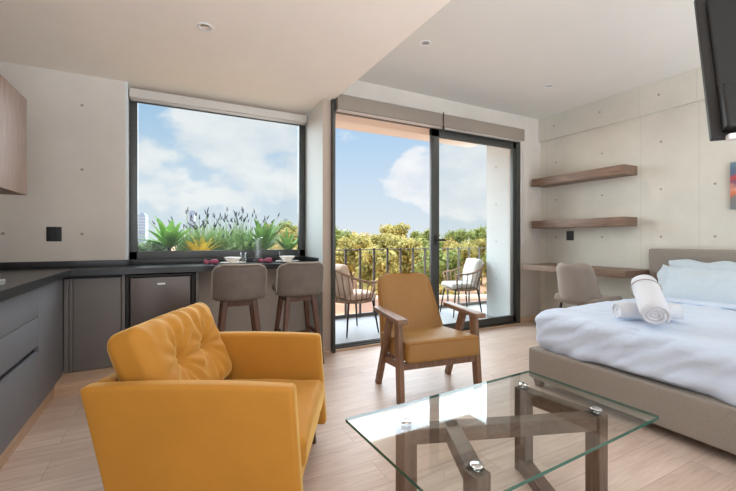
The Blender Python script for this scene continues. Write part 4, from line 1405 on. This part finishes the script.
for (px, py, rad, amp) in blobs:
    d = dirpx(px, py)
    dn = node(nt, 'ShaderNodeVectorMath', operation='DISTANCE')
    nt.links.new(nrm.outputs[0], dn.inputs[0]); dn.inputs[1].default_value = d
    q = math_('DIVIDE', dn.outputs['Value'], rad)
    q = math_('MULTIPLY', q, q)
    q = math_('MULTIPLY', q, -1.0)
    q = math_('EXPONENT', q)
    q = math_('MULTIPLY', q, amp)
    tot = q if tot is None else math_('ADD', tot, q)
tot = math_('MINIMUM', tot, 0.28)
dens = math_('ADD', cn.outputs['Fac'], tot)
mr = node(nt, 'ShaderNodeMapRange'); mr.interpolation_type = 'SMOOTHSTEP'
mr.inputs['From Min'].default_value = 0.70; mr.inputs['From Max'].default_value = 0.80
nt.links.new(dens, mr.inputs['Value'])
cfac = math_('MULTIPLY', mr.outputs[0], 0.88)
# cloud tone: soft grey lower parts from a second noise
c2 = node(nt, 'ShaderNodeTexNoise', i_Scale=9.0, i_Detail=6.0, i_Roughness=0.5)
nt.links.new(mp.outputs[0], c2.inputs['Vector'])
cr = node(nt, 'ShaderNodeValToRGB')
cr.color_ramp.elements[0].position = 0.3; cr.color_ramp.elements[0].color = S(222, 230, 240)
cr.color_ramp.elements[1].position = 0.62; cr.color_ramp.elements[1].color = S(252, 252, 252)
nt.links.new(c2.outputs['Fac'], cr.inputs[0])
mixc = node(nt, 'ShaderNodeMix', data_type='RGBA')
nt.links.new(cfac, mixc.inputs[0]); nt.links.new(ramp.outputs[0], mixc.inputs[6]); nt.links.new(cr.outputs[0], mixc.inputs[7])
# world behind the camera brightened as added fill through the open room back
back = node(nt, 'ShaderNodeMapRange'); back.interpolation_type = 'SMOOTHSTEP'
back.inputs['From Min'].default_value = 0.05; back.inputs['From Max'].default_value = -0.75
back.inputs['To Min'].default_value = 0.0; back.inputs['To Max'].default_value = 1.0
nt.links.new(sp.outputs['Y'], back.inputs['Value'])
warm = node(nt, 'ShaderNodeMix', data_type='RGBA')
nt.links.new(back.outputs[0], warm.inputs[0]); nt.links.new(mixc.outputs[2], warm.inputs[6]); warm.inputs[7].default_value = S(232, 240, 248)
nt.links.new(warm.outputs[2], bg.inputs['Color'])
BACK = 1.0
BACK_LOW = 8.0
low = node(nt, 'ShaderNodeMapRange'); low.interpolation_type = 'SMOOTHSTEP'      # lower part brightened most, added to light the ceiling
low.inputs['From Min'].default_value = 0.05; low.inputs['From Max'].default_value = -0.40
low.inputs['To Min'].default_value = BACK; low.inputs['To Max'].default_value = BACK_LOW
nt.links.new(sp.outputs['Z'], low.inputs['Value'])
strg = math_('MULTIPLY_ADD', back.outputs[0], low.outputs[0], 1.0)
nt.links.new(strg, bg.inputs['Strength'])

sun = bpy.data.lights.new('sun', 'SUN'); sun.energy = 4.5; sun.angle = math.radians(1.5); sun.color = (1.0, 0.93, 0.82)
so = bpy.data.objects.new('sun', sun); COL.objects.link(so)
so.rotation_euler = Vector((-0.80, 0.38, -1.0)).to_track_quat('-Z', 'Y').to_euler()

# added fill lamp: very wide soft light on top of the window-side sky
sky = bpy.data.lights.new('sky_fill', 'SUN'); sky.energy = 15.0; sky.angle = math.radians(120); sky.color = (0.88, 0.95, 1.0)
sk = bpy.data.objects.new('sky_fill', sky); COL.objects.link(sk)
sk.rotation_euler = Vector((0.10, -0.80, -0.50)).to_track_quat('-Z', 'Y').to_euler()

# weak fill lamps added at the ceiling spots and, without fixtures, out of view
for (x, y, z) in ((0.209, 2.708, ZL), (1.937, 2.648, ZU), (3.682, 2.76, ZU), (0.3, 0.6, ZL), (3.4, 0.8, ZU)):
    L = bpy.data.lights.new('ceiling_fill_lamp', 'AREA'); L.shape = 'DISK'; L.size = 0.05; L.energy = 4; L.color = (1.0, 0.86, 0.72); L.spread = math.radians(150)
    lo = bpy.data.objects.new('ceiling_fill_lamp', L); COL.objects.link(lo); lo.location = (x, y, z - 0.012)

# ------------------------------------------------------------------ camera and colour
cam = bpy.data.cameras.new('camera'); cam.sensor_width = 36.0
cam.lens = 379.5 * 36.0 / 736.0
cam.shift_y = -(245.5 - 239.55) / 736.0
cam.clip_start = 0.03; cam.clip_end = 2000
co = bpy.data.objects.new('camera', cam); COL.objects.link(co)
co.location = (0, 0, HC); co.rotation_euler = (PI / 2, 0, -TH)
SC.camera = co
SC.view_settings.view_transform = 'Standard'
SC.view_settings.look = 'None'
SC.view_settings.exposure = 0.0
SC.view_settings.gamma = 1.0
SC.view_settings.use_curve_mapping = False
SC.cycles.use_denoising = True
SC.cycles.max_bounces = 12
SC.cycles.diffuse_bounces = 6
SC.cycles.transparent_max_bounces = 24
SC.cycles.glossy_bounces = 6
SC.cycles.caustics_reflective = False
SC.cycles.caustics_refractive = False
SC.cycles.sample_clamp_indirect = 6.0
